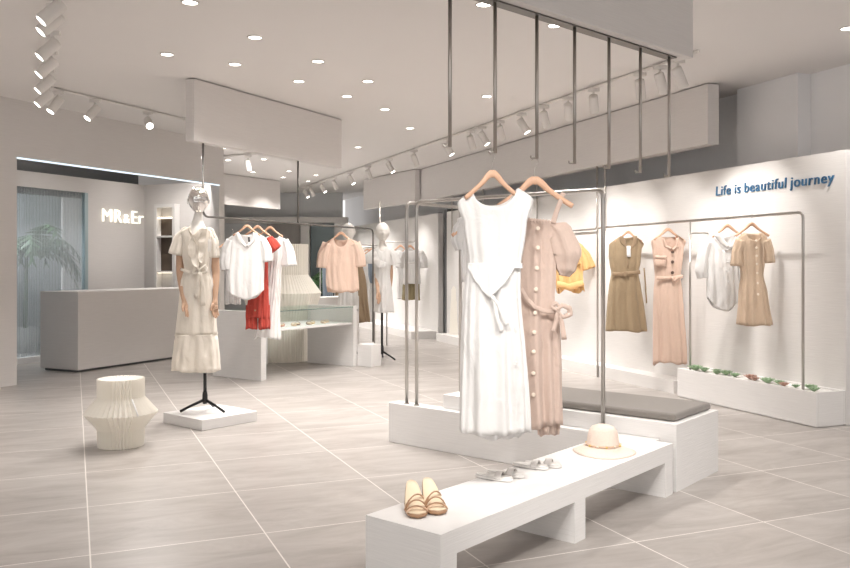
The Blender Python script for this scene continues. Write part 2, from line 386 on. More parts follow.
MB().box(2.45, 2.76, 1.25, 1.35, 0, .294, FBn).build('leg', M['white'], r, bevel=.004)
cu = MB().box(2.22, 2.78, .035, 1.20, .389, .436, FBn).build('seat_cushion', M['c_taupe'], smooth=False, bevel=.018)
tag(cu, 'flat taupe seat cushion lying on the white slab bench', 'cushion'); cu.modifiers['bevel'].segments = 4

def railY(px, fr, y):            # depth where the ray of this pixel column meets the line fr(x, y)
    k = (px-CX)/F; o = fr((0, y, 0)); return_x = (o.x-k*o.y)/(k*fr.ex.y-fr.ex.x); return fr((return_x, y, 0)).y
def fx(fr, px, y):
    Y = railY(px, fr, y); return (Vector(((px-CX)/F*Y, Y, 0))-fr((0, y, 0))).dot(fr.ex)
# clothes rails
def rail(name, pts, rad, mat, label, fil=.05, feet=(), cat='clothes rail'):
    c = Vector(pts[0]); c.z = 0
    t = empty(name, c, label, cat, world=True)
    MB().tube(fillet(pts, fil), rad, 12).build('rod', M[mat], t, True)
    for p in feet: MB().lathe([(.022, 0), (.022, .006)], p, 16).build('foot_plate', M[mat], t, True)
    return t
p1 = FBn((2.145, 1.955, .29)); p2 = FBn((2.145, .46, .29)); up = Vector((0, 0, 1.475))
rail('clothes_rail', [p1, p1+up, p2+up, p2], .0125, 'nickel', 'wide silver metal rail on the low plinth behind the white dress', .05, (p1, p2))
p1 = FBn((2.155, 2.06, .29)); p2 = FBn((2.80, 2.06, 0)); u2 = Vector((0, 0, 1.475))
rail('clothes_rail', [p1, p1+u2, p2+u2+Vector((0, 0, .29)), p2], .0125, 'nickel', 'silver metal rail at the left end of the low plinth, running backwards', .05, (p1,))
# planter with rail by the right wall
FP = Fr(3.136, 6.65, -21.4)            # y<0 towards the wall
r = empty('planter_box', FP((0, 0, 0)), 'long low white planter of succulents at the foot of the display wall', 'planter', world=True)
mb = MB(); mb.box(0, 1.72, -.02, 0, .01, .286, FP); mb.box(0, 1.72, -.314, -.294, .01, .286, FP); mb.box(0, .02, -.294, -.02, .01, .286, FP); mb.box(1.70, 1.72, -.294, -.02, .01, .286, FP); mb.box(.01, 1.71, -.30, -.01, 0, .02, FP)
mb.build('trough', M['white'], r, bevel=.002)
g = MB(); nn = 60
for i in range(nn+1):
    g.v += [FP((.02+1.68*i/nn, -.02-.274*j/12, .262+.012*random.random())) for j in range(13)]
for i in range(nn):
    for j in range(12): g.f.append((i*13+j, i*13+j+1, (i+1)*13+j+1, (i+1)*13+j))
tag(g.build('gravel', M['soil'], r), kind='stuff')
RZ = 1.746
q1 = FP((fx(FP, 803, -.085), -.085, .262)); q2 = FP((fx(FP, 690, -.085), -.085, .262)); q3 = FP((3.27, -.085, 0))
t = rail('clothes_rail', [q1, Vector((q1.x, q1.y, RZ)), Vector((q3.x, q3.y, RZ)), q3], .012, 'nickel', 'long silver rail standing in the succulent planter along the display wall', .05)
MB().tube([q2, Vector((q2.x, q2.y, RZ))], .011, 10).build('post', M['nickel'], t, True)
w = q2+Vector((0, 0, RZ-.12-.262)); MB().tube([w, w+(-FP.ey)*.22], .008, 8).build('wall_bracket', M['nickel'], t, True)

# succulents
def rosette(c, rad, mat, seed, n=5):
    rnd = random.Random(seed); mb = MB(); c = Vector(c)
    for ring in range(n):
        m = 7 - ring//2; tilt = .5+ring*.26; ln = rad*(1-ring*.16)
        for k in range(m):
            a = 2*PI*(k+.5*(ring % 2))/m+rnd.random()*.2; d = Vector((cos(a), sin(a), 0)); sd = Vector((-sin(a), cos(a), 0))
            rows = []
            for q in (0, .3, .65, .9, 1):
                w = ln*.30*(.35+sin(PI*min(1, q*.85+.05)))*(1-q**6*.9); h = ln*.10*(1-q*.6)
                ctr = c+d*ln*q*cos(tilt)+Vector((0, 0, ln*q*sin(tilt)+.004))
                nrm = Vector((-d.x*sin(tilt), -d.y*sin(tilt), cos(tilt)))
                rows.append([ctr+sd*w*cos(2*PI*j/6)+nrm*h*sin(2*PI*j/6) for j in range(6)])
            mb.grid(rows, True, True, True)
    return mb.build('succulent', M[mat], smooth=True)
sx = [(.12, 'leaf', .050, -.10), (.22, 'leaf', .055, -.17), (.44, 'leafred', .045, -.10), (.535, 'leaf', .05, -.14), (.64, 'leaf', .065, -.11), (.80, 'leafred', .045, -.12), (.885, 'leafred', .06, -.15), (1.06, 'leaf', .05, -.13), (1.20, 'leaf', .062, -.15), (1.27, 'leaf', .048, -.10), (1.385, 'leaf', .045, -.2), (1.49, 'leaf', .055, -.14), (1.585, 'leaf', .075, -.11), (.33, 'leaf', .038, -.12)]
order = sorted(range(len(sx)), key=lambda i: sx[i][0])
ORD = ['first', 'second', 'third', 'fourth', 'fifth', 'sixth', 'seventh', 'eighth', 'ninth', 'tenth', 'eleventh', 'twelfth', 'thirteenth', 'fourteenth']
for rk, i in enumerate(order):
    x, mt, rd, y = sx[i]
    tag(rosette(FP((x, y, .272)), rd*1.15, mt, i), '%s rosette succulent in the white planter, %s from its right end' % ('reddish' if mt == 'leafred' else 'green', ORD[rk]), 'succulent', 'succulents in the wall planter')

# rods hanging from the large ceiling panel
def hangrod(p_top, zb, label, group, hookdir=-1):
    t = empty('ceiling_rod', (p_top.x, p_top.y, zb), label, 'hanging rod', group, world=True)
    MB().tube([p_top, (p_top.x, p_top.y, zb)], .0085, 10).build('rod', M['bronze'], t, True)
    MB().tube(fillet([Vector((p_top.x, p_top.y, zb+.004)), Vector((p_top.x-.028, p_top.y, zb+.004)), Vector((p_top.x-.028, p_top.y, zb+.016))], .006, 3), .005, 8).build('hook', M['bronze'], t, True)
    return t
lab = ['leftmost dark metal rod under the large ceiling panel, empty', 'dark metal ceiling rod the white dress hangs from', 'dark metal ceiling rod the dusty pink dress hangs from', 'first empty ceiling rod right of the pink dress', 'second empty ceiling rod right of the pink dress', 'third empty ceiling rod right of the pink dress', 'rightmost empty rod under the large ceiling panel']
rods = []
for i in range(7):
    u = -.287+(.287 if i else 0)+(i-1)*.2942*(1 if i else 0)
    p = FB((u, 0, 2.512)); rods.append(p); hangrod(p, 1.815, lab[i], 'rods under the large ceiling panel')

# ------------------------------------------------------------------ hangers
def make_hanger():
    t = empty('coat_hanger', (0, 0, 0), 'x', 'coat hanger', 'wooden coat hangers')
    path = []; rad = []
    for k in range(33):
        u = -1+2*k/32; a = abs(u)
        z = -.104-.150*(max(0, a-.06)**1.0)*(1-.12*a)-.010*sin(PI*min(1, a*3))*(-.6); y = -.022*(a**2)
        path.append((.178*u, y, z)); rad.append((.008+.003*a, .013+.008*max(0, 1-a*2.2) if a < .97 else .012))
    MB().tube(path, rad, 10).build('shoulder_bar', M['wood'], t, True)
    hk = [(0, 0, -.10), (0, 0, -.05), (.002, 0, -.035)]
    for k in range(9):
        a = -PI*.35+PI*1.25*k/8; hk.append((.017*cos(a)*1+.0, 0, -.014+.018*sin(a)))
    MB().tube(hk, .0018, 6).build('hook', M['steel'], t, True)
    return t
HANG = [make_hanger()]; used = [False]
def hanger(loc, label, rz=0, sc=1.0, group='wooden coat hangers'):
    if used[0]: h = dup(HANG[0])
    else: h = HANG[0]; used[0] = True
    h.location = loc; h.rotation_euler = (0, 0, rz); h.scale = (sc,)*3; h['label'] = label; h['group'] = group
    return h
def slim(h, kx): h.scale.x *= kx

# ------------------------------------------------------------------ garments
DS = .72
def vnoise(seed):
    rnd = random.Random(seed); comps = [(rnd.choice((4, 5, 6)), rnd.random()*6, .9), (rnd.choice((9, 10, 11)), rnd.random()*6, .8), (rnd.choice((14, 16, 18)), rnd.random()*6, .5), (rnd.choice((3, 7)), rnd.random()*6, .5)]
    def f(a, z=0):
        s = 0
        for n, ph, am in comps: s += am*sin(n*a+ph+.9*sin(2*a+ph)+.5*sin(2.1*z+ph))
        return s/1.5
    return f
def lownoise(seed):
    rnd = random.Random(seed); c = [(2, rnd.random()*6, 1), (3, rnd.random()*6, .8), (5, rnd.random()*6, .6), (8, rnd.random()*6, .35)]
    return lambda a: sum(m*sin(n*a+p) for n, p, m in c)/1.6
def body_mesh(Y, tips, neck, rows, seed=1, d0=.018, N=132, hemj=.008, neckopen=.03, K=7, power=.75, hemc=0):
    """tips (xl,yl,xr,yr) neck (xl,yl,xr,yr,front,back) rows (py,xl,xr,depth,fold): outline read off the photo at depth Y"""
    s = Y/F; fn = vnoise(seed); fh = lownoise(seed+50); rows = [(a_, b_, c_, d_*DS, e_*.8) for a_, b_, c_, d_, e_ in rows]
    X = lambda px: (px-CX)*s
    Z = lambda py: CAMZ-(py-HY)*s
    xl, yl, xr, yr = tips; nxl, nyl, nxr, nyr, fd, bd = neck
    ring = []
    for j in range(N):
        a = 2*PI*j/N; u = cos(a); sd = sin(a)       # sd<0 : front (towards the camera)
        px = (xl+xr)/2+(xr-xl)/2*u; fr = (1-sd/abs(sd))*.5 if abs(sd) > 1e-6 else .5
        if px < nxl: py = yl+(nyl-yl)*max(0, (px-xl)/(nxl-xl))**.8; dep = d0
        elif px > nxr: py = yr+(nyr-yr)*max(0, (xr-px)/(xr-nxr))**.8; dep = d0
        else:
            v = (px-(nxl+nxr)/2)/((nxr-nxl)/2); sh = max(0, 1-v*v)**.55
            py = nyl+(nyr-nyl)*(v+1)/2+sh*(fd if sd < 0 else bd); dep = d0+neckopen*sh
        ring.append((X(px), dep*(1 if sd > 0 else -1)*min(1, abs(sd)*3), Z(py)))
    out = [ring]
    py0, a0, b0, dp0, fo0 = rows[0]
    def rowpts(py, xa, xb, dp, fo, t):
        r = []; cx, hw = X((xa+xb)/2), (xb-xa)/2*s
        for j in range(N):
            a = 2*PI*j/N; u, sd = cos(a), sin(a)
            yv = dp*math.copysign(abs(sd)**power, sd) if abs(sd) > 1e-9 else 0
            w = fn(a, t*3)*fo
            r.append((cx+hw*u+w*.35*u, yv+w*math.copysign(min(1, abs(sd)*2.5), sd), Z(py)+(fh(a)*hemj*t**6)+hemc*(u*u)*t**3))
        return r
    first = rowpts(py0, a0, b0, dp0, fo0, 0)
    for k in range(1, K+1):
        q = k/K; e = ss(q)
        out.append([(A[0]+(B[0]-A[0])*e, A[1]+(B[1]-A[1])*math.sin(q*PI/2), A[2]+(B[2]-A[2])*q) for A, B in zip(ring, first)])
    tot = rows[-1][0]-rows[0][0]
    def cat(p0, p1, p2, p3, t): return .5*((2*p1)+(-p0+p2)*t+(2*p0-5*p1+4*p2-p3)*t*t+(-p0+3*p1-3*p2+p3)*t**3)
    for i in range(len(rows)-1):
        A, B = rows[i], rows[i+1]; A0 = rows[max(0, i-1)]; B1 = rows[min(len(rows)-1, i+2)]
        st = max(2, int((B[0]-A[0])*s/.025))
        for k in range(1, st+1):
            q = k/st; v = [A[m]+(B[m]-A[m])*q if m in (0,) else cat(A0[m], A[m], B[m], B1[m], q) for m in range(5)]
            out.append(rowpts(*v, (v[0]-rows[0][0])/tot))
    mb = MB(); mb.grid([[Vector((x, y+Y, z)) for x, y, z in r] for r in out], True)
    return mb
def sleeve_mesh(Y, pts, radii, seed=3, ypush=0, fold=.006, N=36, flat=.7):
    """tube along photo points, radii in metres"""
    s = Y/F; fn = vnoise(seed); V = [Vector(((px-CX)*s, Y+ypush, CAMZ-(py-HY)*s)) for px, py in pts]
    # resample
    P2 = []; R2 = []
    for i in range(len(V)-1):
        for k in range(6):
            q = k/6; P2.append(V[i].lerp(V[i+1], q)); R2.append(radii[i]+(radii[i+1]-radii[i])*ss(q))
    P2.append(V[-1]); R2.append(radii[-1]); rows = []
    n = len(P2)
    for i, p in enumerate(P2):
        t = (P2[min(i+1, n-1)]-P2[max(0, i-1)]).normalized(); a = Vector((0, 1, 0)); b = t.cross(a).normalized()
        rows.append([p+b*cos(2*PI*j/N)*(R2[i]+fold*fn(2*PI*j/N, i/n)*i/n)+a*sin(2*PI*j/N)*(R2[i]*flat+fold*fn(2*PI*j/N+1, i/n)) for j in range(N)])
    mb = MB(); mb.grid(rows, True); return mb
def pt(Y, px, py, dy=0): 
    v = Q(px, py, Y); s = Y; return Vector((v.x, v.y+dy, v.z))
def strip(Y, pts, w, dy, name, mat, parent, th=.004, N=5):
    """flat ribbon along photo points, facing the camera"""
    s = Y/F; dy = dy*DS-(.006 if DS < 1 else 0); V = [Vector(((p[0]-CX)*s, Y+dy+(p[2] if len(p) > 2 else 0), CAMZ-(p[1]-HY)*s)) for p in pts]
    W = w if isinstance(w, (list, tuple)) else [w]*len(V)
    P2 = []; R2 = []
    for i in range(len(V)-1):
        for k in range(4):
            q = k/4; P2.append(V[i].lerp(V[i+1], q)); R2.append(W[i]+(W[i+1]-W[i])*q)
    P2.append(V[-1]); R2.append(W[-1]); n = len(P2); rows = []
    for i, p in enumerate(P2):
        t = (P2[min(i+1, n-1)]-P2[max(0, i-1)]).normalized(); b = t.cross(Vector((0, 1, 0))).normalized()
        rows.append([p+b*R2[i]*cos(2*PI*j/10)+Vector((0, th*sin(2*PI*j/10)*(1+.5*sin(i)), 0)) for j in range(10)])
    return MB().grid(rows, True, True, True).build(name, mat, parent, True)
def disc(Y, px, py, dy, r, name, mat, parent):
    c = pt(Y, px, py, dy*DS-(.008 if DS < 1 else 0)); rows = []
    for rr, yy in ((r*.4, -.004), (r*.85, -.0045), (r, -.002), (r*.95, 0)):
        rows.append([c+Vector((rr*cos(2*PI*j/14), yy, rr*sin(2*PI*j/14))) for j in range(14)])
    return MB().grid(rows, True, True, True).build(name, mat, parent, True)
def groot(name, Y, px, py, label, cat, group=None):
    return empty(name, pt(Y, px, py), label, cat, group, world=True)

# --- foreground white dress
Yw = rods[1].y
slim(hanger(Vector((rods[1].x-.012, rods[1].y, 1.813)), 'wooden hanger holding the long white dress in front', R(6), .9), .80)
g = groot('white_dress', Yw, 496, 190, 'long sleeveless white dress with knotted waist hanging in the foreground', 'dress')
W = [(226, 464, 526.5, .06, .004), (245, 466.5, 524, .07, .007), (263, 468.5, 521, .07, .005), (275, 466, 520.5, .085, .007), (300, 463.5, 521, .095, .010), (340, 461.5, 524.5, .115, .014), (390, 460.5, 528, .13, .018), (431, 460, 530, .14, .021)]
body_mesh(Yw, (457.3, 203, 533.5, 200), (472.5, 190.5, 516.5, 187.5, 19.5, 16), W, 11, hemj=.005).build('dress_body', M['c_white'], g, True, solid=.003)
U = [(395, 468, 524, .08, .015), (415, 469, 523, .085, .015), (436, 478, 521, .09, .02)]
body_mesh(Yw, (466, 385, 525, 385), (480, 385, 510, 385, 0, 0), U, 31, hemj=.012).build('underskirt', M['c_sheer'], g, True, solid=.002)
# wrapped overlay of the waist with pointed front
s = Yw/F; rows = []
for i in range(13):
    q = i/12; row = []
    for j in range(41):
        u = -1+2*j/40; px = 494.5+27.5*u
        bottom = 268+30*(max(0, 1-abs((px-488)/(20 if px < 488 else 24)))**.75)
        py = 263+(bottom-263)*q
        d = -.75*(.078+.022*q)*math.sqrt(max(0, 1-u*u*.96))-.003-.012*q-.004*sin(9*u+4*q)-.003*sin(21*u)
        row.append(Vector(((px-CX)*s, Yw+d, CAMZ-(py-HY)*s)))
    rows.append(row)
MB().grid(rows).build('wrap_overlay', M['c_white'], g, True, solid=.003)
disc(Yw, 491.5, 297, -.118, .011, 'knot', M['c_white'], g)
strip(Yw, [(491, 297), (497, 304), (501, 314), (505, 324)], [.006, .009, .010, .011], -.122, 'tie_end', M['c_white'], g)
strip(Yw, [(491, 298), (494, 308), (496, 320), (500, 330)], [.006, .009, .009, .010], -.118, 'tie_end', M['c_white'], g)
for py in (297, 325, 360, 395): disc(Yw, 514, py, -.105-(py-297)*.0003, .006, 'button', M['c_white'], g)
# --- second white blouse mostly hidden behind it
Yb = 4.75
g = groot('white_blouse', Yb, 462, 215, 'white puff-sleeved blouse peeking out left behind the long white dress', 'blouse')
body_mesh(Yb, (457, 219, 500, 219), (470, 214, 490, 214, 6, 3), [(240, 460, 500, .05, .006), (262, 461, 500, .06, .01), (282, 462, 500, .06, .01)], 5).build('blouse_body', M['c_sheer'], g, True, solid=.003)
sleeve_mesh(Yb, [(463, 222), (459.5, 230), (458.5, 240), (460, 250)], [.03, .04, .045, .026], 4).build('sleeve', M['c_sheer'], g, True, solid=.003)
hanger(pt(Yb, 480, 200), 'wooden hanger of the half-hidden white blouse behind the white dress', 0, .9)
# --- dusty pink dress
Yp = rods[2].y
hanger(Vector((rods[2].x-.010, rods[2].y, 1.813)), 'wooden hanger holding the dusty pink buttoned dress', R(-4), 1.0)
g = groot('pink_dress', Yp, 535, 216, 'dusty pink off-shoulder dress with buttons and tie belt', 'dress')
W = [(232, 507, 554, .055, .007), (255, 509, 555, .065, .010), (280, 510, 555, .07, .010), (300, 510, 554, .072, .008), (318, 508, 558, .08, .011), (350, 507, 560, .088, .015), (390, 506, 560.5, .095, .019), (424, 507, 561, .10, .023)]
body_mesh(Yp, (506, 224, 553, 224), (508, 219, 551, 222, 2, -3), W, 21, neckopen=.035, hemj=.008).build('dress_body', M['c_pink'], g, True, solid=.003)
body_mesh(Yp, (536, 405, 560.5, 405), (540, 405, 555, 405, 0, 0), [(420, 537, 560, .05, .01), (434, 538, 559, .05, .01)], 8).build('inner_hem', M['c_pink'], g, True, solid=.003)
mb = MB(); rows = []
for k in range(49):
    u = k/48; px = 508+44*u; py = 219.5+3*u; rr = .009+.004*sin(k*1.9)
    c = pt(Yp, px, py, -.046*math.sqrt(max(.05, 1-(2*u-1)**2))-.004)
    rows.append([c+Vector((0, rr*.7*cos(2*PI*j/8), rr*sin(2*PI*j/8))) for j in range(8)])
mb.grid(rows, True, True, True).build('gathered_neckline', M['c_pink'], g, True)
strip(Yp, [(552, 224, 0), (555.5, 212, 0), (559.5, 202, 0), (563, 193, 0.015)], [.013, .012, .012, .012], -.03, 'shoulder_strap', M['c_pink'], g)
strip(Yp, [(512, 222, 0), (512, 208, 0), (513, 196, 0.02)], [.012]*3, -.03, 'shoulder_strap', M['c_pink'], g)
sleeve_mesh(Yp, [(550, 225), (559, 233), (566, 252), (565.5, 268), (564, 276)], [.02, .062, .072, .048, .020], 9, -.01, .008, flat=.6).build('puff_sleeve', M['c_pink'], g, True, solid=.003)
sleeve_mesh(Yp, [(512, 225), (505, 235), (500, 250), (501, 262)], [.02, .045, .05, .02], 7, .0, .006).build('puff_sleeve', M['c_pink'], g, True, solid=.003)
for px, py in ((536, 229), (536, 248), (535, 268), (534, 289), (533, 312), (532, 331), (531.5, 350), (531, 371), (531, 392)):
    disc(Yp, px, py, -.078-(max(0, py-250)*.00020), .0105, 'button', M['button'], g)
strip(Yp, [(519, 288), (524, 297), (532, 306), (541, 310), (553, 311)], [.010, .010, .011, .011, .010], -.105, 'belt', M['c_pink'], g)
disc(Yp, 554.5, 309, -.118, .014, 'belt_knot', M['c_pink'], g)
strip(Yp, [(554, 309), (559, 304), (566, 307), (567, 313), (560, 316), (555, 311)], [.007, .011, .013, .013, .010, .006], -.118, 'bow_loop', M['c_pink'], g, .008)
strip(Yp, [(554, 310), (549, 306), (553, 302), (557, 307)], [.006, .009, .009, .006], -.118, 'bow_loop', M['c_pink'], g, .008)
strip(Yp, [(554, 311), (553, 320), (550, 330)], [.008, .010, .012], -.12, 'belt_end', M['c_pink'], g)
strip(Yp, [(556, 311), (559, 322), (561, 338)], [.008, .011, .013], -.115, 'belt_end', M['c_pink'], g)

# --- wall garments (behind, on the planter rail)
def hang_on(px, fr, y, label, z, sc=.84, rz=0, dx=0):
    Y = railY(px, fr, y); x = (px-CX)/F*Y
    hanger(Vector((x+dx, Y, z+.014)), label, rz, sc); return Y
Y = hang_on(628, FP, -.085, 'wooden hanger holding the khaki shirt dress on the wall rail', RZ)
g = groot('shirt_dress', Y, 627, 235, 'short sleeveless khaki shirt dress with collar on the wall rail', 'dress')
W = [(250, 609, 641, .06, .006), (265, 610, 639.5, .07, .006), (273, 611.5, 638, .07, .005), (285, 609.5, 640, .085, .008), (305, 607.5, 643, .10, .012), (331, 606, 646, .12, .017)]
body_mesh(Y, (609, 245, 643.5, 244), (620, 236.5, 634, 236.5, 12, 1), W, 41).build('dress_body', M['c_khaki'], g, True, solid=.004)
strip(Y, [(620, 236), (621.5, 241), (626, 248)], [.02, .03, .012], -.055, 'collar', M['c_khaki2'], g, .008)
strip(Y, [(634, 236), (634, 242), (629, 249)], [.02, .03, .012], -.055, 'collar', M['c_khaki2'], g, .008)
strip(Y, [(611, 274), (620, 274.5), (630, 273), (638.5, 272)], .022, -.085, 'belt', M['c_khaki2'], g, .008)
disc(Y, 624, 274, -.10, .03, 'belt_knot', M['c_khaki2'], g)
strip(Y, [(643, 268), (644.5, 285), (645.5, 303)], .008, -.05, 'belt_end', M['c_khaki2'], g)
strip(Y, [(627, 246), (627.5, 257)], .022, -.085, 'price_tag', M['tagw'], g, .002)
strip(Y, [(626, 252), (626.5, 268)], .008, -.078, 'placket', M['c_khaki2'], g)
Y = hang_on(668, FP, -.085, 'wooden hanger holding the long blush jumpsuit on the wall rail', RZ)
g = groot('blush_dress', Y, 668, 235, 'long sleeveless blush dress with dark buttons and pocket on the wall rail', 'dress')
W = [(250, 652.5, 683.5, .06, .005), (265, 654, 682, .07, .005), (277, 655, 680.5, .07, .004), (290, 654, 682, .08, .008), (320, 653.5, 684, .085, .012), (345, 653.5, 686, .09, .015), (363, 653.5, 686.5, .09, .017)]
body_mesh(Y, (651, 241, 686, 241), (661, 236, 677, 236, 14, 1), W, 43, hemj=.02).build('dress_body', M['c_blush'], g, True, solid=.004)
for px, py in ((670.5, 252), (670.5, 262), (670.5, 272.5)): disc(Y, px, py, -.083, .017, 'button', M['buttond'], g)
strip(Y, [(653, 263), (664, 263)], .035, -.083, 'pocket', M['c_blush'], g, .010)
strip(Y, [(653, 257), (664.5, 257.5)], .016, -.092, 'pocket_flap', M['c_blush'], g, .010)
strip(Y, [(655, 278), (668, 278), (680.5, 276.5)], .018, -.085, 'belt', M['c_blush'], g, .008)
strip(Y, [(669, 277), (672, 281), (675, 278)], .012, -.10, 'belt_knot', M['c_blush'], g, .012)
strip(Y, [(662, 238), (664, 246), (670, 249)], [.012, .014, .01], -.06, 'collar_edge', M['c_blush'], g, .008)
strip(Y, [(676, 238), (676, 246), (671, 250)], [.012, .014, .01], -.06, 'collar_edge', M['c_blush'], g, .008)
Y = hang_on(727.5, FP, -.085, 'wooden hanger holding the white V-neck blouse on the wall rail', RZ)
Y += .0
g = groot('white_blouse', Y, 724, 233, 'white V-neck blouse with rounded hem on the wall rail', 'blouse')
W = [(250, 706, 738, .06, .005), (270, 706.5, 738.5, .075, .008), (288, 706.5, 739, .085, .009), (311, 707, 739.5, .085, .011)]
body_mesh(Y, (705, 240, 744, 240), (714, 233.5, 737, 233.5, 17, 2), W, 45, hemj=.006, hemc=.13).build('blouse_body', M['c_white'], g, True, solid=.003)
sleeve_mesh(Y, [(708, 241), (703.5, 255), (701.5, 270), (703, 278)], [.05, .06, .062, .05], 8, 0, .004).build('sleeve', M['c_white'], g, True, solid=.003)
sleeve_mesh(Y, [(741, 241), (744, 255), (744, 268)], [.05, .05, .05], 9, .03, .004).build('sleeve', M['c_white'], g, True, solid=.003)
strip(Y, [(714, 234), (719, 240), (727, 248)], [.02, .026, .014], -.055, 'collar', M['c_white'], g, .008)
strip(Y, [(737, 234), (735, 241), (728, 248)], [.02, .026, .014], -.055, 'collar', M['c_white'], g, .008)
for py in (254, 262, 271, 281): disc(Y, 725.5, py, -.085, .008, 'button', M['tagw'], g)
Y = hang_on(751.5, FP, -.085, 'wooden hanger holding the beige buttoned dress on the wall rail', RZ)
Y -= .04
g = groot('beige_dress', Y, 751, 232, 'short beige buttoned dress with elbow sleeves at the right end of the wall rail', 'dress')
W = [(250, 739, 765, .06, .006), (266, 740, 764, .065, .006), (276, 741, 763, .065, .006), (290, 739.5, 766.5, .085, .011), (308, 738.5, 769, .10, .016), (325, 737.5, 771.5, .115, .02)]
body_mesh(Y, (738.5, 238.5, 767, 238), (745, 232.5, 761, 232.5, 8, 1), W, 47).build('dress_body', M['c_beige'], g, True, solid=.004)
sleeve_mesh(Y, [(741, 240), (737.5, 252), (736.5, 266)], [.05, .05, .055], 8, 0, .005).build('sleeve', M['c_beige'], g, True, solid=.003)
sleeve_mesh(Y, [(765, 240), (768, 251), (769, 263)], [.05, .05, .05], 18, 0, .005).build('sleeve', M['c_beige'], g, True, solid=.003)
for py in (241, 248, 256, 264, 273, 283, 294): disc(Y, 753+(py-240)*.02, py, -.083-(py-240)*.0005, .011, 'button', M['button'], g)

# hanging U rails under the long right ceiling panel, with clothes
def urail(fr, y, x0, x1, zb, zt, label, mat='bronze', rad=.010):
    pts = [fr((x0, y, zt)), fr((x0, y, zb)), fr((x1, y, zb)), fr((x1, y, zt))]
    t = empty('hanging_rail', pts[0], label, 'clothes rail', 'rails hung from the ceiling panels', world=True)
    MB().tube(fillet(pts, .06), rad, 10).build('rod', M[mat], t, True); return t
urail(FBR, -.02, fx(FBR, 597, -.02), fx(FBR, 537, -.02), 1.75, 2.512, 'silver rail hung between ceiling panel and display wall, behind the pink dress')
urail(FBR, -.02, fx(FBR, 483, -.02), fx(FBR, 452, -.02), 1.75, 2.512, 'silver hanging rail mostly hidden behind the long white dress')
tag(MB().tube([FBR((fx(FBR, 605, -.02), -.02, 2.512)), FBR((fx(FBR, 605, -.02), -.02, 1.72))], .010, 10).build('ceiling_rod', M['nickel'], None, True), 'single silver rod under the long ceiling panel, right of the hanging rail', 'hanging rod')
Y = railY(571, FBR, -.02)-.45
g = groot('apricot_blouse', Y, 571, 240, 'apricot ruffled blouse showing beside the sleeve of the pink dress', 'blouse')
hang_on(566, FBR, -.02, 'wooden hanger of the apricot blouse behind the pink dress', 1.75, .9)
W = [(255, 552, 582, .07, .012), (268, 554, 583, .08, .016), (280, 556, 583, .085, .022), (291, 557, 584, .09, .028)]
body_mesh(Y, (553, 246, 583, 246), (562, 240, 574, 240, 8, 2), W, 51, hemj=.03).build('blouse_body', M['c_orange'], g, True, solid=.004)
sleeve_mesh(Y, [(579, 247), (585, 257), (589, 269)], [.05, .065, .075], 13, 0, .018).build('sleeve', M['c_orange'], g, True, solid=.003)
strip(Y, [(556, 262), (566, 258), (578, 264)], .03, -.10, 'ruffle', M['c_orange'], g, .02)
strip(Y, [(556, 284), (568, 287), (582, 283)], .04, -.11, 'ruffle', M['c_orange'], g, .025)

# ------------------------------------------------------------------ display table with glass case
FT = Fr(-1.854, 9.38, 34.5)            # x along the long side, y to the left/back
r = empty('display_table', FT((0, 0, 0)), 'white display table with glass case of sandals behind the chrome-headed mannequin', 'display table', world=True)
MB().box(0, .085, 0, .80, 0, .78, FT).build('end_panel', M['white'], r, bevel=.003)
MB().box(1.64, 1.71, 0, .80, 0, .78, FT).build('end_panel', M['white'], r, bevel=.003)
MB().box(.086, 1.638, .02, .78, .545, .572, FT).build('case_floor', M['white'], r, bevel=.002)
MB().box(.086, 1.638, .74, .755, .573, .766, FT).build('back_pane', M['glass'], r)
MB().box(.086, 1.638, .005, .79, .768, .78, FT).build('glass_top', M['glass'], r)
MB().box(.086, 1.638, .0, .005, .768, .78, FT).build('glass_edge', M['glassedge'], r)
MB().box(.086, 1.638, .02, .028, .573, .767, FT).build('front_pane', M['glass'], r)
MB().box(.30, .32, .12, .70, .0, .30, FT) 
r2 = MB().box(1.715, 2.10, -.35, .02, 0, .286, FT).build('low_block', M['white'], bevel=.004) if False else None
FK = Fr(*FT((1.71, 0, 0)).xy, 124.5)   # towards the right front
o = MB().box(.005, .24, .0, .2, 0, .286, Fr(*FT((1.712, 0, 0)).xy, 124.5)).build('low_block', M['white'], bevel=.004)
tag(o, 'low white block at the right end of the display table under a rail post', 'block')
# lower white shelf behind table
tag(MB().box(.12, 1.2, 1.1, 1.5, 0, .42, FT).build('low_platform', M['white'], bevel=.004), 'low white platform seen beneath the glass display table', 'platform')
tag(MB().box(2.35, 3.3, 1.25, 1.55, .0, .84, FT).build('back_counter', M['panel'], bevel=.004), 'white waist-high counter behind the glass display table', 'counter')

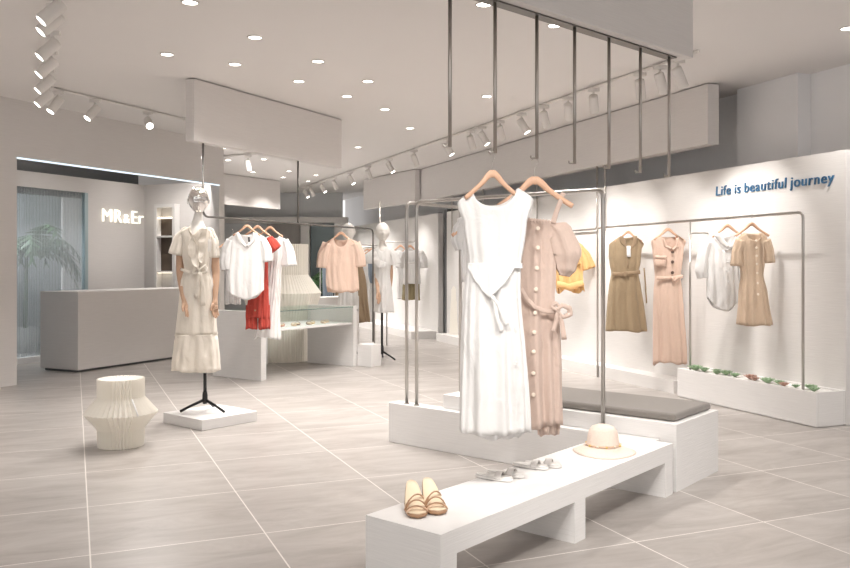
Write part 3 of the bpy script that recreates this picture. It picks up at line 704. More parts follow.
# sandals
def sandal(c, ang, ln, heel, mats, label, group, name='sandal'):
    """toe points along ang (world angle of +x); c on the surface"""
    ex = Vector((cos(ang), sin(ang), 0)); ey = Vector((-sin(ang), cos(ang), 0)); c = Vector(c)
    T = lambda v: c+ex*v[0]+ey*v[1]+Vector((0, 0, v[2]))
    t = empty(name, c, label, 'sandal', group, world=True)
    k = ln/.24; H = heel
    prof = []
    for i in range(17):
        q = i/16                        # 0 heel .. 1 toe
        x = (-.12+.24*q)*k; z = H*(1-ss(min(1, q/.72)))+.016*k
        w = k*(.024+.019*ss(min(1, q/.65)))*math.sqrt(max(0, 1-((abs(q-.5)/.5)**7)))
        prof.append((x, w*1.0, z))
    def slab(off, th, grow):
        rows = []
        for x, w, z in prof:
            w = max(w, .006)*grow; ring = []
            for (a, b) in ((-1, 0), (-.9, 1), (.9, 1), (1, 0), (.9, -1), (-.9, -1)):
                ring.append(T((x*grow, a*w, z+off+b*th/2)))
            rows.append(ring)
        return MB().grid(rows, True, True, True)
    slab(.003, .006, .96).build('insole', mats[1], t, True)
    slab(-.006, .012, 1.0).build('sole', mats[2] if heel > .02 else mats[0], t, True)
    if heel > .02:
        x0 = -.095*k
        MB().grid([[T((x0+r_*cos(2*PI*j/14)*k*(1.0), r_*1.0*sin(2*PI*j/14)*k, z)) for j in range(14)] for r_, z in ((.017, 0), (.016, H*.5), (.022, H+.006))], True, True, True).build('heel', mats[2], t, True)
    def strap(q0, q1, h, wd, mt):
        def at(q): 
            i = min(15, int(q*16)); f = q*16-i; A, B = prof[i], prof[i+1]; return [A[m]+(B[m]-A[m])*f for m in range(3)]
        A, B = at(q0), at(q1); path = []
        for i in range(11):
            u = i/10; x = A[0]+(B[0]-A[0])*u; y = -A[1]+(B[1]+A[1])*u*1.0; z = A[2]+(B[2]-A[2])*u+h*sin(PI*u)**.7
            path.append(T((x, y*1.04, z)))
        MB().grid([[p+ex*wd*cos(2*PI*j/8)+Vector((0, 0, .0028*k*sin(2*PI*j/8)))+ey*(.0028*k*cos(2*PI*j/8)*(1 if i_ < 3 else -1 if i_ > 7 else 0)) for j in range(8)] for i_, p in enumerate(path)], True, True, True).build('strap', mt, t, True)
    
    if heel < .02: strap(.66, .66, .034*k, .022*k, mats[2]); return t
    strap(.86, .80, .020*k, .006*k, mats[0]); strap(.70, .44, .036*k, .006*k, mats[2]); strap(.72, .66, .036*k, .006*k, mats[2]) 
    if heel > .02: strap(.80, .88, .024*k, .004*k, mats[2])
    return t
sm = (M['shoe'], M['shoesole'], M['shoestrap'])
for px, py, an, l in ((414.5, 510, -82, 'left nude strappy heeled sandal at the near end of the white bench'), (432.5, 507, -78, 'right nude strappy heeled sandal at the near end of the white bench')):
    sandal(P(px, py, .2915), R(an), .25, .072, sm, l, 'pair of nude heeled sandals')
sl = (M['slide'], M['slide'], M['slideg'])
for px, py, an, l in ((494, 479, -28, 'front left pale flat slide sandal on the white bench'), (506, 475.5, -28, 'front right pale flat slide sandal on the white bench'), (530, 467.5, -28, 'back left pale flat slide sandal on the white bench'), (543, 466, -20, 'back right pale flat slide sandal on the white bench')):
    sandal(P(px, py, .2915), R(an), .19, .0, sl, l, 'pale flat slides on the bench', 'slide_sandal')
cs = [simple('coral_leather', (.60, .22, .15), .4, noise=.1, scale=30), simple('mustard_leather', (.60, .42, .14), .4, noise=.1, scale=30), simple('brown_leather', (.28, .14, .08), .4, noise=.1, scale=30), M['shoe'], M['slide']]
names = ['white', 'mustard', 'coral', 'coral', 'nude', 'brown', 'brown', 'mustard', 'nude', 'nude']
mm = {'white': M['slide'], 'mustard': cs[1], 'coral': cs[0], 'nude': M['shoe'], 'brown': cs[2]}
for i, n in enumerate(names):
    p = FT((.22+.135*i, .22+.06*(i % 2), .5735)); c = mm[n]
    sandal(p, R(-75-10*(i % 2)), .19, .0, (c, M['shoesole'], c), '%s flat sandal in the glass display case, %s from the left' % (n, ORD[i]), 'sandals in the glass display case')

# hat
hc = P(603, 452, .2915)
t = empty('sun_hat', hc, 'pale pink woven sun hat with beaded band on the white bench', 'hat', world=True)
sc = hc.y/F
prof = [(0, .150), (.03, .149), (.06, .138), (.075, .118), (.083, .085), (.087, .05), (.090, .035)]
MB().lathe(prof, hc, 48, None, False, False).build('crown', M['straw'], t, True, solid=.003)
wb = lambda u, z: 1+(.05*sin(2*PI*u*3+.5)+.05*cos(2*PI*(u)))*(.04-z)/.04
MB().lathe([(.088, .040), (.105, .032), (.13, .020), (.155, .008), (.168, .002)], hc, 72, wb, False, False).build('brim', M['straw'], t, True, solid=.003)
MB().grid([[hc+Vector(((.0895+.004*cos(2*PI*j/8))*cos(2*PI*i/48), (.0895+.004*cos(2*PI*j/8))*sin(2*PI*i/48), .045+.004*sin(2*PI*j/8))) for j in range(8)] for i in range(49)], True).build('band', M['shoe'], t, True)
for i in range(12):
    a = 2*PI*i/12; c = hc+Vector((.094*cos(a), .094*sin(a), .044)); MB().lathe([(.002, -.006), (.006, -.003), (.0065, 0), (.006, .003), (.002, .006)], c, 8).build('bead', M['gold'] if i % 2 else M['button'], t, True)

# ------------------------------------------------------------------ pleated paper stools
def pleated(c, prof, n, label, name, mat, depth=.12):
    t = empty(name, c, label, 'paper stool', world=True)
    rows = []; seg = n*2
    for r_, z in prof:
        row = []
        for j in range(seg):
            zig = (1, 1-depth)[j % 2]
            a = 2*PI*j/seg
            row.append((c[0]+r_*zig*cos(a), c[1]+r_*zig*sin(a), c[2]+z))
        rows.append(row)
    MB().grid(rows, True, True, True).build('pleated_body', mat, t, False)
    return t
c = P(121, 446, 0)
k = c.y/F
def zz(pts, nfine=0):
    out = []
    for i in range(len(pts)-1):
        (r0, z0), (r1, z1) = pts[i], pts[i+1]; m = 14 if nfine and i in nfine else 2
        for q in range(m):
            u = q/m; r_ = r0+(r1-r0)*u; out.append((r_*(1+(.018 if (q % 2) else 0)*(m > 2)), z0+(z1-z0)*u))
    out.append(pts[-1]); return out
st = pleated(c, zz([(.160, .003), (.165, .13), (.258, .245), (.165, .355), (.165, .49), (.12, .475), (.03, .47)]), 40, 'short cream pleated paper stool with a pointed belly on the floor', 'paper_stool', M['paper'])
MB().tube([c+Vector((.125, -.13, .357)), c+Vector((.188, -.185, .25))], .005, 8).build('edge_clip', M['tagw'], st, True)
c = P(277, 362, 0); c = Vector((-1.98, 11.5, 0))
pleated(c, zz([(.42, .002), (.42, .52), (.54, .93), (.36, 1.18), (.36, 1.60), (.3, 1.58), (.1, 1.58)]), 70, 'tall beige pleated paper column behind the red shorts and white dress', 'paper_column', M['paper2'], .015)
c = P(472, 341, 0)
pleated(c, zz([(.40, .002), (.36, .9), (.26, 1.36), (.2, 1.35)]), 60, 'narrow beige pleated paper column behind the long white dress', 'paper_column', M['paper2'], .015)

# ------------------------------------------------------------------ long rail under the left ceiling panel
LZ = 1.79
xb = 3.30
t = empty('hanging_rail', FBL((.18, .055, LZ)), 'long thin silver rail behind the chrome-headed mannequin carrying the blouses', 'clothes rail', world=True)
xa = fx(FBL, 203, .055); xc = fx(FBL, 298, .055); xe = fx(FBL, 373, .055)
base = FBL((xe, .055, .29)) 
MB().tube(fillet([FBL((xa, .055, 2.512)), FBL((xa, .055, LZ)), FBL((xe, .055, LZ)), FBL((xe, .055, .29))], .07), .011, 10).build('rod', M['rodgrey'], t, True)
MB().tube([FBL((xc, .055, 2.512)), FBL((xc, .055, LZ))], .011, 10).build('post', M['rodgrey'], t, True)
# back rail of the small panel
pa = P(222, 227, 1.79); 
def on_left(px, label, sc=.80): return hang_on(px, FBL, .055, label, LZ, sc)
Y = on_left(247, 'wooden hanger holding the white V-neck blouse left of the red shorts')
g = groot('white_blouse', Y, 246, 234, 'loose white V-neck blouse with curved hem left of the red shorts', 'blouse')
W = [(248, 229, 265, .07, .005), (265, 228, 264.5, .09, .007), (280, 227.5, 264, .10, .010), (300, 228, 264, .10, .012)]
body_mesh(Y, (228, 239, 265.5, 238), (238, 233, 256, 232.5, 14, 2), W, 61, hemj=.008, hemc=.11).build('blouse_body', M['c_sheer'], g, True, solid=.003)
sleeve_mesh(Y, [(231, 240), (227.5, 250), (226.5, 262), (227.5, 270)], [.05, .065, .07, .06], 8, 0, .006).build('sleeve', M['c_sheer'], g, True, solid=.003)
sleeve_mesh(Y, [(262, 240), (265.5, 250), (266.5, 262)], [.05, .065, .065], 9, 0, .006).build('sleeve', M['c_sheer'], g, True, solid=.003)
strip(Y, [(238, 233), (241, 240), (247, 247)], [.02, .024, .012], -.065, 'collar', M['c_white'], g, .008)
strip(Y, [(256, 233), (254, 240), (248, 247)], [.02, .024, .012], -.065, 'collar', M['c_white'], g, .008)
strip(Y, [(250, 237), (250.3, 242)], .010, -.07, 'neck_label', M['tagd'], g, .002)
Y = on_left(257.5, 'wooden hanger holding the red suede set, second on the left rail')
g = groot('red_playsuit', Y, 262, 240, 'brick red suede top and knee shorts behind the white V-neck blouse', 'playsuit')
W = [(262, 254, 268, .06, .008), (275, 251, 268, .07, .008), (290, 249, 268.5, .075, .01), (310, 247, 269.5, .08, .012), (318, 246.5, 270, .08, .012)]
body_mesh(Y, (255, 240, 275, 240), (258, 237, 268, 237, 4, 1), W, 63, hemj=.01).build('shorts', M['c_red'], g, True, solid=.004)
for a, b, nm in ((246, 257.2, 1), (258.5, 270, 2)):
    body_mesh(Y, (a, 305, b, 305), (a+3, 305, b-3, 305, 0, 0), [(316, a, b, .07, .01), (329, a, b+.3, .07, .012)], 60+nm, hemj=.006).build('short_leg', M['c_red'], g, True, solid=.004)
sleeve_mesh(Y, [(268, 238), (271, 244), (276, 250)], [.05, .075, .07], 9, 0, .008).build('cap_sleeve', M['c_red'], g, True, solid=.003)
disc(Y, 256.5, 310, -.09, .01, 'button', M['shoestrap'], g)
Y = on_left(270, 'wooden hanger holding the long white lace dress, third on the left rail')
g = groot('white_lace_dress', Y, 275, 240, 'long white lace dress with flared sleeve right of the red shorts', 'dress')
W = [(255, 268, 285, .07, .008), (270, 268, 281.5, .07, .008), (285, 266, 281, .08, .010), (310, 262, 280, .09, .014), (338, 254, 281, .10, .016)]
body_mesh(Y, (264, 240, 287, 240), (268, 236, 279, 236, 8, 2), W, 65, hemj=.016).build('dress_body', M['c_white'], g, True, solid=.004)
sleeve_mesh(Y, [(284, 240), (288, 252), (289, 266)], [.05, .07, .085], 9, 0, .010).build('sleeve', M['c_white'], g, True, solid=.003)
Y = on_left(341, 'wooden hanger holding the peach blouse near the rail post', .92)
g = groot('peach_blouse', Y, 341, 240, 'sheer peach short-sleeved blouse hanging at the right end of the left rail', 'blouse')
W = [(252, 326, 357, .08, .008), (265, 326, 357.5, .10, .011), (280, 326, 358.5, .11, .014), (291, 327, 359, .11, .017)]
body_mesh(Y, (325, 243.5, 357.5, 242), (334, 238, 348, 238, 9, 2), W, 71, hemj=.03).build('blouse_body', M['c_peach'], g, True, solid=.003)
sleeve_mesh(Y, [(328, 243), (324.5, 255), (323.5, 268)], [.07, .085, .085], 8, 0, .01).build('sleeve', M['c_peach'], g, True, solid=.003)
sleeve_mesh(Y, [(354.5, 243), (358.5, 255), (359.5, 267)], [.07, .08, .08], 9, 0, .01).build('sleeve', M['c_peach'], g, True, solid=.003)
# cream tunic and bag behind the first blouse
Y = railY(229, FBL, .055)+.55
g = groot('cream_tunic', Y, 231, 245, 'pale cream tunic half hidden at the left edge of the white blouse', 'tunic')
body_mesh(Y, (223, 247, 240, 246), (228, 243, 236, 243, 5, 2), [(262, 225, 240, .06, .006), (285, 226, 240, .07, .01), (304, 225.5, 241, .08, .012)], 75).build('tunic_body', M['c_sheer'], g, True, solid=.003)
strip(Y, [(225, 250), (225, 270)], .005, -.1, 'shoulder_cord', M['shoestrap'], g)
hanger(pt(Y, 232, 230), 'wooden hanger of the half-hidden cream tunic', 0, .9)
strip(Y, [(225.3, 268), (225, 273), (225, 279)], [.03, .05, .055], -.12, 'bag', M['shoe'], g, .03) if False else None

# free-standing second rail behind (trousers, denim) on its own
FB2 = Fr(-1.33, 12.4, 15)
Yt = 13.15
rr = urail(Fr(-1.35, Yt, 90), 0, 0, .62, 1.66, 2.9, 'thin rail behind the peach blouse carrying trousers') if False else None
p1 = Vector((-1.66, Yt, 0)); p2 = Vector((-.80, Yt, 0)); u = Vector((0, 0, 1.60))
rail('clothes_rail', [p1, p1+u, p2+u, p2], .011, 'nickel', 'low silver rail behind the peach blouse carrying trousers and denim', .05, (p1, p2))
hanger(Vector((-1.15, Yt, 1.614)), 'wooden hanger of the khaki trousers behind the peach blouse', 0, .8)
g = groot('khaki_trousers', Yt, 357, 262, 'long wide khaki trousers hanging behind the peach blouse', 'trousers')
W = [(262, 346, 362, .08, .008), (280, 345, 366, .09, .01), (300, 346, 368, .10, .014), (322, 354, 370, .10, .016)]
body_mesh(Yt, (348, 253, 362, 252), (350, 251, 360, 251, 1, 1), W, 81).build('trouser_leg', M['c_khaki2'], g, True, solid=.004)
W = [(275, 335.5, 345, .08, .008), (290, 335.5, 345, .09, .01), (306, 335.5, 346, .10, .014)]
body_mesh(Yt, (336, 262, 346, 262), (338, 262, 345, 262, 1, 1), W, 82).build('trouser_leg', M['c_khaki2'], g, True, solid=.004)
hanger(Vector((-1.545, Yt, 1.614)), 'wooden hanger of the denim trousers behind the peach blouse', 0, .8)
g = groot('denim_trousers', Yt, 329, 262, 'pale blue denim trousers behind the lower left of the peach blouse', 'trousers')
body_mesh(Yt, (322.5, 255, 332.5, 255), (325, 254, 331, 254, 1, 1), [(275, 322.5, 332.5, .07, .008), (303, 323, 333, .07, .012)], 83).build('trouser_leg', M['c_denim'], g, True, solid=.004)
# hanging rail under the short far panel with tee and skirt
A = P(417.4, 168.7, CEIL); Yh = 15.3
FH = Fr((380-CX)/F*Yh, Yh, 97)
urail(FH, 0, 0, .66, 1.74, 2.49, 'silver hanging rail far off carrying the white tee')
hanger(pt(Yh-.06, 410, 240), 'wooden hanger of the far white tee', 0, 1.1)
g = groot('white_tee', Yh-.06, 410, 252, 'white printed tee above a gold skirt on the far hanging rail', 'tee')
body_mesh(Yh-.06, (402, 252, 421, 252), (407, 248.5, 415, 248.5, 3, 1), [(260, 403, 420, .10, .008), (272, 403, 420, .11, .01), (284, 403, 420.5, .12, .012)], 91).build('tee_body', M['c_white'], g, True, solid=.004)
sleeve_mesh(Yh-.06, [(403.5, 252), (400, 260), (399, 268)], [.08, .09, .09], 8, 0, .008).build('sleeve', M['c_white'], g, True, solid=.003)
sleeve_mesh(Yh-.06, [(420, 252), (423, 260), (424, 268)], [.07, .08, .07], 8, 0, .008).build('sleeve', M['c_white'], g, True, solid=.003)
strip(Yh-.06, [(409, 263), (416, 263)], .010, -.14, 'printed_word', M['slideg'], g, .002)
g = groot('gold_skirt', Yh, 411, 284, 'olive gold skirt hanging below the far white tee', 'skirt')
body_mesh(Yh, (403, 282, 419.5, 282), (405, 282, 417, 282, 0, 0), [(288, 402.5, 419.5, .11, .012), (300, 402, 420, .12, .018)], 92).build('skirt_body', M['c_olive'], g, True, solid=.004)
g = groot('white_shirt', Yh+.4, 398, 252, 'plain white shirt just left of the far white tee', 'shirt')
body_mesh(Yh+.4, (394, 253, 407, 252), (398, 250, 404, 250, 3, 1), [(262, 396, 407, .09, .008), (280, 397, 408, .10, .012), (299, 397, 408, .10, .014)], 93).build('shirt_body', M['c_sheer'], g, True, solid=.004)
hanger(pt(Yh+.4, 400.5, 240.5), 'wooden hanger of the plain white shirt left of the far tee', 0, 1.0)
Yg = 13.6
p1 = Vector(((360-CX)/F*Yg-.1, Yg, .0)); p2 = Vector(((377-CX)/F*Yg+.16, Yg, .0)); u = Vector((0, 0, 1.64))
rail('clothes_rail', [p1, p1+u, p2+u, p2], .011, 'nickel', 'silver rail holding white and grey clothes left of the bent-armed mannequin', .05, (p1, p2))
g = groot('white_dress', Yg, 367, 252, 'long white dress behind the rail post left of the bent-armed mannequin', 'dress')
body_mesh(Yg, (362, 252, 373, 252), (364, 250, 371, 250, 3, 1), [(262, 362.5, 373, .08, .008), (290, 362, 374, .09, .012), (322, 361.5, 375, .10, .016)], 95).build('dress_body', M['c_white'], g, True, solid=.004)
hanger(pt(Yg, 367.5, 244), 'wooden hanger of the long white dress by the rail post', 0, .85)
g = groot('grey_shirt', Yg-.25, 371, 256, 'blue grey shirt hanging beside the rail post at the table end', 'shirt')
body_mesh(Yg-.25, (368, 254, 375, 253), (370, 252, 374, 252, 1, 1), [(262, 368, 375, .05, .006), (275, 368.5, 375.5, .05, .008), (283, 370, 375, .05, .008)], 96).build('top_body', M['c_denim'], g, True, solid=.004)
hanger(pt(Yg-.25, 371.5, 244), 'wooden hanger of the blue grey shirt by the rail post', 0, .8)

# ------------------------------------------------------------------ mannequins
def skin_mesh(name, verts, edges, radii, mat, parent, root=0, sub=2):
    me = bpy.data.meshes.new(name); off = Vector(parent['_w'])
    me.from_pydata([tuple(Vector(v)-off) for v in verts], edges, []); me.update()
    o = bpy.data.objects.new(name, me); COL.objects.link(o); o.parent = parent
    sk = o.modifiers.new('skin', 'SKIN'); sk.use_smooth_shade = True
    if not me.skin_vertices: me.skin_vertices.new()
    for i, r_ in enumerate(radii):
        me.skin_vertices[0].data[i].radius = (r_, r_) if not isinstance(r_, tuple) else r_
    me.skin_vertices[0].data[root].use_root = True
    sb = o.modifiers.new('sub', 'SUBSURF'); sb.levels = sub; sb.render_levels = sub
    me.materials.append(mat); o['_w'] = tuple(off)
    dg = bpy.context.evaluated_depsgraph_get(); m2 = bpy.data.meshes.new_from_object(o.evaluated_get(dg))
    o.modifiers.clear(); o.data = m2; m2.polygons.foreach_set('use_smooth', [True]*len(m2.polygons))
    if not m2.materials: m2.materials.append(mat)
    return o
def arm_with_hand(parent, sh, el, wr, hd, side, mat, k=1.0):
    """arm from shoulder to wrist, palm along hd, four fingers and a thumb"""
    sh, el, wr, hd = map(Vector, (sh, el, wr, hd)); v = [sh, sh.lerp(el, .5), el, el.lerp(wr, .35), wr]; r_ = [.042*k, .038*k, .032*k, .031*k, .020*k]
    e = [(0, 1), (1, 2), (2, 3), (3, 4)]
    d = (hd-wr).normalized(); front = Vector((0, -1, 0)); acr = d.cross(front).normalized(); pn = acr.cross(d)
    acr = (acr*.45+front*.9).normalized()        # palm turned towards the thigh
    palm = wr+d*.045*k; v.append(palm); r_.append(.024*k); e.append((4, 5)); 
    pm = wr+d*.080*k; v.append(pm); r_.append(.026*k); e.append((5, 6))
    L = [.068, .078, .073, .058]
    for i in range(4):
        o = acr*(.024-.016*i)*k; b = pm+d*.010*k+o
        pts = [b, b+d*L[i]*.45*k+o*.15, b+d*L[i]*.75*k+o*.15-side*pn*0+Vector((.012*side, 0, 0))*-1*k*.5, b+d*L[i]*k+o*.1+Vector((-.012*side, 0, 0))*k]
        base = len(v); v += pts; r_ += [.0095*k, .0088*k, .008*k, .0065*k]; e.append((6, base)); e += [(base+j, base+j+1) for j in range(3)]
    tb = palm+acr*.016*k; pts = [tb+acr*.018*k+d*.01*k, tb+acr*.034*k+d*.034*k, tb+acr*.036*k+d*.062*k]
    base = len(v); v += pts; r_ += [.012*k, .0098*k, .0078*k]; e.append((5, base)); e += [(base, base+1), (base+1, base+2)]
    return skin_mesh('arm', v, e, r_, mat, parent)
def head_mesh(c, h, mat, parent, yaw=0, name='head', faceted=True):
    """egg head with brow, eye sockets, nose, mouth, chin and ears; c = centre, h = height"""
    rows = []; n = 48; m = 36
    for i in range(m+1):
        t = PI*i/m; z = cos(t); row = []
        for j in range(n):
            a = 2*PI*j/n; r_ = sin(t)**.92 if sin(t) > 0 else 0
            wx = .375*h*r_; wy = .45*h*r_
            if z < 0: wx *= 1-.30*(-z)**1.6; wy *= 1-.25*(-z)**1.5
            x = wx*cos(a); y = wy*sin(a)
            f = max(0, -sin(a))                     # 1 at the front
            u = x/(.5*h)
            if f > 0:
                y -= h*.07*math.exp(-(u/.09)**2)*math.exp(-((z+.18)/.16)**2)*f       # nose
                y += h*.035*(math.exp(-((u-.27)/.13)**2)+math.exp(-((u+.27)/.13)**2))*math.exp(-((z-.02)/.12)**2)*f
                y -= h*.02*math.exp(-(u/.4)**2)*math.exp(-((z-.22)/.1)**2)*f
                y -= h*.022*math.exp(-(u/.16)**2)*math.exp(-((z+.46)/.06)**2)*f; y -= h*.018*math.exp(-(u/.14)**2)*math.exp(-((z+.57)/.05)**2)*f
                y -= h*.04*math.exp(-(u/.16)**2)*math.exp(-((z+.82)/.15)**2)*f
            y += h*.04*(z < 0)*(-z)*(-1)
            x2 = x*cos(yaw)-y*sin(yaw); y2 = x*sin(yaw)+y*cos(yaw)
            row.append(Vector(c)+Vector((x2, y2, z*h*.5)))
        rows.append(row)
    mb = MB().grid(rows, True)
    for sg in (-1, 1):
        e0 = Vector((sg*.37*h, .03*h, -.05*h)); er = []
        for k in range(7):
            t = PI*k/6; er.append([Vector(c)+Matrix.Rotation(yaw, 3, 'Z')@(e0+Vector((sg*.02*h+.015*h*cos(2*PI*j/8), (.06*h*sin(t)+.003)*sin(2*PI*j/8)+.02*h*cos(t), .12*h*cos(t)*.9))) for j in range(8)])
        mb.grid(er, True, True, True)
    return mb.build(name, mat, parent, True)
def torso(parent, cx, Y, zs, mat, name='torso'):
    """zs: rows (z, halfwidth, halfdepth, dx)"""
    rows = []
    pts = []
    for i in range(len(zs)-1):
        for k in range(4):
            q = k/4; pts.append([zs[i][m]+(zs[i+1][m]-zs[i][m])*ss(q) for m in range(4)])
    pts.append(zs[-1])
    for z, w, d, dx in pts: rows.append([Vector((cx+dx+w*cos(2*PI*j/32), Y+d*sin(2*PI*j/32), z)) for j in range(32)])
    return MB().grid(rows, True, True, True).build(name, mat, parent, True)

DS = 1.0
# plinth of the first mannequin
FM = Fr(-1.757, 6.54, 40)
tag(MB().box(0, .545, 0, .545, 0, .085, FM).build('square_plinth', M['white'], bevel=.004), 'flat square white plinth under the chrome-headed mannequin', 'plinth')
Ym = 6.90; s = Ym/F; X = lambda px: (px-CX)*s; Z = lambda py: CAMZ-(py-HY)*s
cx = X(200)
g = empty('mannequin', (X(205), Ym, .086), 'standing mannequin with chrome head and tan arms in a cream frilled dress', 'mannequin', world=True)
head_mesh((X(198.8), Ym-.01, Z(200.3)), .222, M['chrome'], g, R(22))
torso(g, X(199), Ym, [(Z(330), .05, .05, 0), (Z(300), .12, .09, 0), (Z(285), .135, .095, 0), (Z(270), .10, .08, 0), (Z(250), .125, .095, 0), (Z(240), .135, .09, -.0), (Z(232), .105, .07, -.01), (Z(226), .062, .05, -.015), (Z(220), .040, .042, -.010), (Z(214), .033, .036, -.004), (Z(210.5), .030, .034, 0)], M['skinwhite'], 'body')
arm_with_hand(g, (X(181), Ym-.0, Z(238)), (X(179.5), Ym+.01, Z(272)), (X(187), Ym-.10, Z(298)), (X(193), Ym-.13, Z(312)), 1, M['tan'])
arm_with_hand(g, (X(213.5), Ym, Z(240)), (X(215.5), Ym+.02, Z(273)), (X(216.5), Ym-.04, Z(298)), (X(217), Ym-.06, Z(312)), -1, M['tan'])
W = [(245, 183, 212.5, .10, .006), (258, 183.5, 211.5, .105, .006), (269, 185, 210.5, .095, .005), (280, 182.5, 213, .11, .010), (305, 180, 214.5, .13, .010), (334, 177, 216.5, .15, .012)]
body_mesh(Ym, (182, 232, 213, 232), (193, 226, 207, 227, 16, 1), W, 101, d0=.06, hemj=.002).build('dress', M['c_cream'], g, True, solid=.003)
W = [(341, 175.5, 217.5, .155, .012), (355, 173.5, 219, .165, .020), (370, 172.5, 220, .17, .023)]
dr = body_mesh(Ym, (178.5, 333.5, 215, 333.5), (185, 333.5, 208, 333.5, 0, 0), W, 102, d0=.135, hemj=.008, neckopen=.01).build('dress_frill', M['c_cream'], g, True, solid=.003)
def ruffle(Y, pts, w, dy, amp, nf, name, mat, parent, seed=0, flare=1.0, back=0):
    """ruffle along a photo path; grows sideways from the path with waves"""
    s_ = Y/F; V = [Vector(((p[0]-CX)*s_, Y+dy+(p[2] if len(p) > 2 else 0), CAMZ-(p[1]-HY)*s_)) for p in pts]; rows = []; n = 60
    for i in range(n+1):
        q = i/n*(len(V)-1); k = min(len(V)-2, int(q)); f = q-k; p = V[k].lerp(V[k+1], f)
        t = (V[k+1]-V[k]).normalized(); b = t.cross(Vector((0, 1, 0))).normalized()
        env = sin(PI*min(1, max(0, i/n)))**.4
        row = []
        for m_ in range(7):
            e = m_/6; wv = sin(nf*2*PI*i/n+seed)*amp*e
            row.append(p+b*w*e*env*flare+Vector((0, wv-.02*e, -.012*e*abs(sin(nf*PI*i/n)))))
        rows.append(row)
    return MB().grid(rows).build(name, mat, parent, True, solid=.002)
ruffle(Ym, [(209, 229), (204, 240), (201, 252), (203, 266)], -.075, -.125, .012, 2.6, 'neck_ruffle', M['c_cream'], g, 1)
ruffle(Ym, [(192, 229), (195, 238), (200, 247)], .03, -.12, .006, 2.2, 'neck_ruffle', M['c_cream'], g, 2)
ruffle(Ym, [(211, 229), (210, 242), (206, 262)], -.06, -.11, .014, 2.4, 'neck_ruffle', M['c_cream'], g, 3)
for pts, rad, nm in (([(192, 229), (186, 232), (180.5, 241), (177.5, 255)], [.02, .045, .062, .072], 8), ([(206, 229), (209.5, 232), (212.5, 242), (213.5, 258)], [.02, .04, .05, .05], 5)):
    sleeve_mesh(Ym, pts, rad, nm, -.0, .010, flat=.95).build('frill_sleeve', M['c_cream'], g, True, solid=.003)
strip(Ym, [(184.5, 269), (192, 272), (204, 271), (211, 268)], .012, -.105, 'belt', M['c_cream'], g, .008)
disc(Ym, 204, 270, -.13, .018, 'bow_knot', M['c_cream'], g)
strip(Ym, [(204, 270), (199, 266), (197, 273), (203, 273)], [.006, .014, .014, .008], -.128, 'bow_loop', M['c_cream'], g, .009)
strip(Ym, [(204, 270), (209, 266), (211, 272), (205, 273)], [.006, .014, .014, .008], -.128, 'bow_loop', M['c_cream'], g, .009)
strip(Ym, [(204, 272), (202, 285), (201, 297)], [.008, .016, .020], -.135, 'bow_tail', M['c_cream'], g, .005)
strip(Ym, [(205, 272), (207, 288), (207, 305)], [.008, .018, .024], -.132, 'bow_tail', M['c_cream'], g, .005)
def stand(g, x, Y, ztop, z0, s=1.0, angs=(195, 340, 90)):
    MB().tube([(x, Y, ztop), (x, Y, z0+.10*s)], .014*s, 12).build('pole', M['black'], g, True)
    MB().lathe([(.018*s, 0), (.022*s, .02), (.022*s, .07*s), (.018*s, .10*s)], (x, Y, z0+.07*s), 16).build('hub', M['black'], g, True)
    for a in angs:
        d = Vector((cos(R(a)), sin(R(a)), 0)); p = Vector((x, Y, z0))
        MB().tube([p+Vector((0, 0, .105*s)), p+d*.12*s+Vector((0, 0, .055*s)), p+d*.20*s+Vector((0, 0, .016))], [.013*s, .011*s, .011*s], 8).build('leg', M['black'], g, True)
stand(g, X(205), Ym, Z(330), .086, 1.0, (200, 335, 85))

# second mannequin: only its white head above the peach blouse
Y2 = 12.0
g = empty('mannequin', ((347-CX)/F*Y2, Y2, 0), 'white-headed mannequin mostly hidden behind the peach blouse', 'mannequin', world=True)
s2 = Y2/F; X2 = lambda px: (px-CX)*s2; Z2 = lambda py: CAMZ-(py-HY)*s2
head_mesh((X2(348.5), Y2, Z2(232)), .26, M['skinwhite'], g, R(0))
torso(g, X2(348.5), Y2, [(Z2(300), .06, .05, 0), (Z2(285), .13, .08, 0), (Z2(272), .11, .08, 0), (Z2(258), .14, .09, 0), (Z2(250), .13, .07, 0), (Z2(247), .06, .05, 0), (Z2(243), .045, .045, 0), (Z2(239), .04, .04, 0)], M['skinwhite'], 'body')
body_mesh(Y2, (337, 251, 360, 251), (345, 247, 352, 247, 3, 1), [(262, 340, 357, .11, .006), (285, 339, 358, .12, .01), (310, 338, 359, .12, .014)], 111, d0=.06).build('dress', M['c_white'], g, True, solid=.003)
stand(g, X2(348.5), Y2, Z2(300), 0, 1.0)
# third mannequin
Y3 = 11.5; s3 = Y3/F; X3 = lambda px: (px-CX)*s3; Z3 = lambda py: CAMZ-(py-HY)*s3
g = empty('mannequin', (X3(386), Y3, 0), 'white-headed mannequin in a short white dress on a black tripod stand', 'mannequin', world=True)
head_mesh((X3(382.5), Y3, Z3(232)), .265, M['skinwhite'], g, R(10))
torso(g, X3(382), Y3, [(Z3(312), .05, .05, 0), (Z3(292), .13, .09, 0), (Z3(275), .11, .08, 0), (Z3(258), .14, .09, 0), (Z3(250), .12, .07, 0), (Z3(246), .06, .05, 0), (Z3(241), .04, .04, 0)], M['skinwhite'], 'body')
arm_with_hand(g, (X3(376), Y3, Z3(254)), (X3(377), Y3-.02, Z3(276)), (X3(378.5), Y3-.16, Z3(290)), (X3(380), Y3-.19, Z3(300)), 1, M['tan'], 1.15)
arm_with_hand(g, (X3(389), Y3, Z3(254)), (X3(391), Y3+.03, Z3(273)), (X3(390), Y3+.0, Z3(290)), (X3(390), Y3, Z3(300)), -1, M['tan'], 1.0)
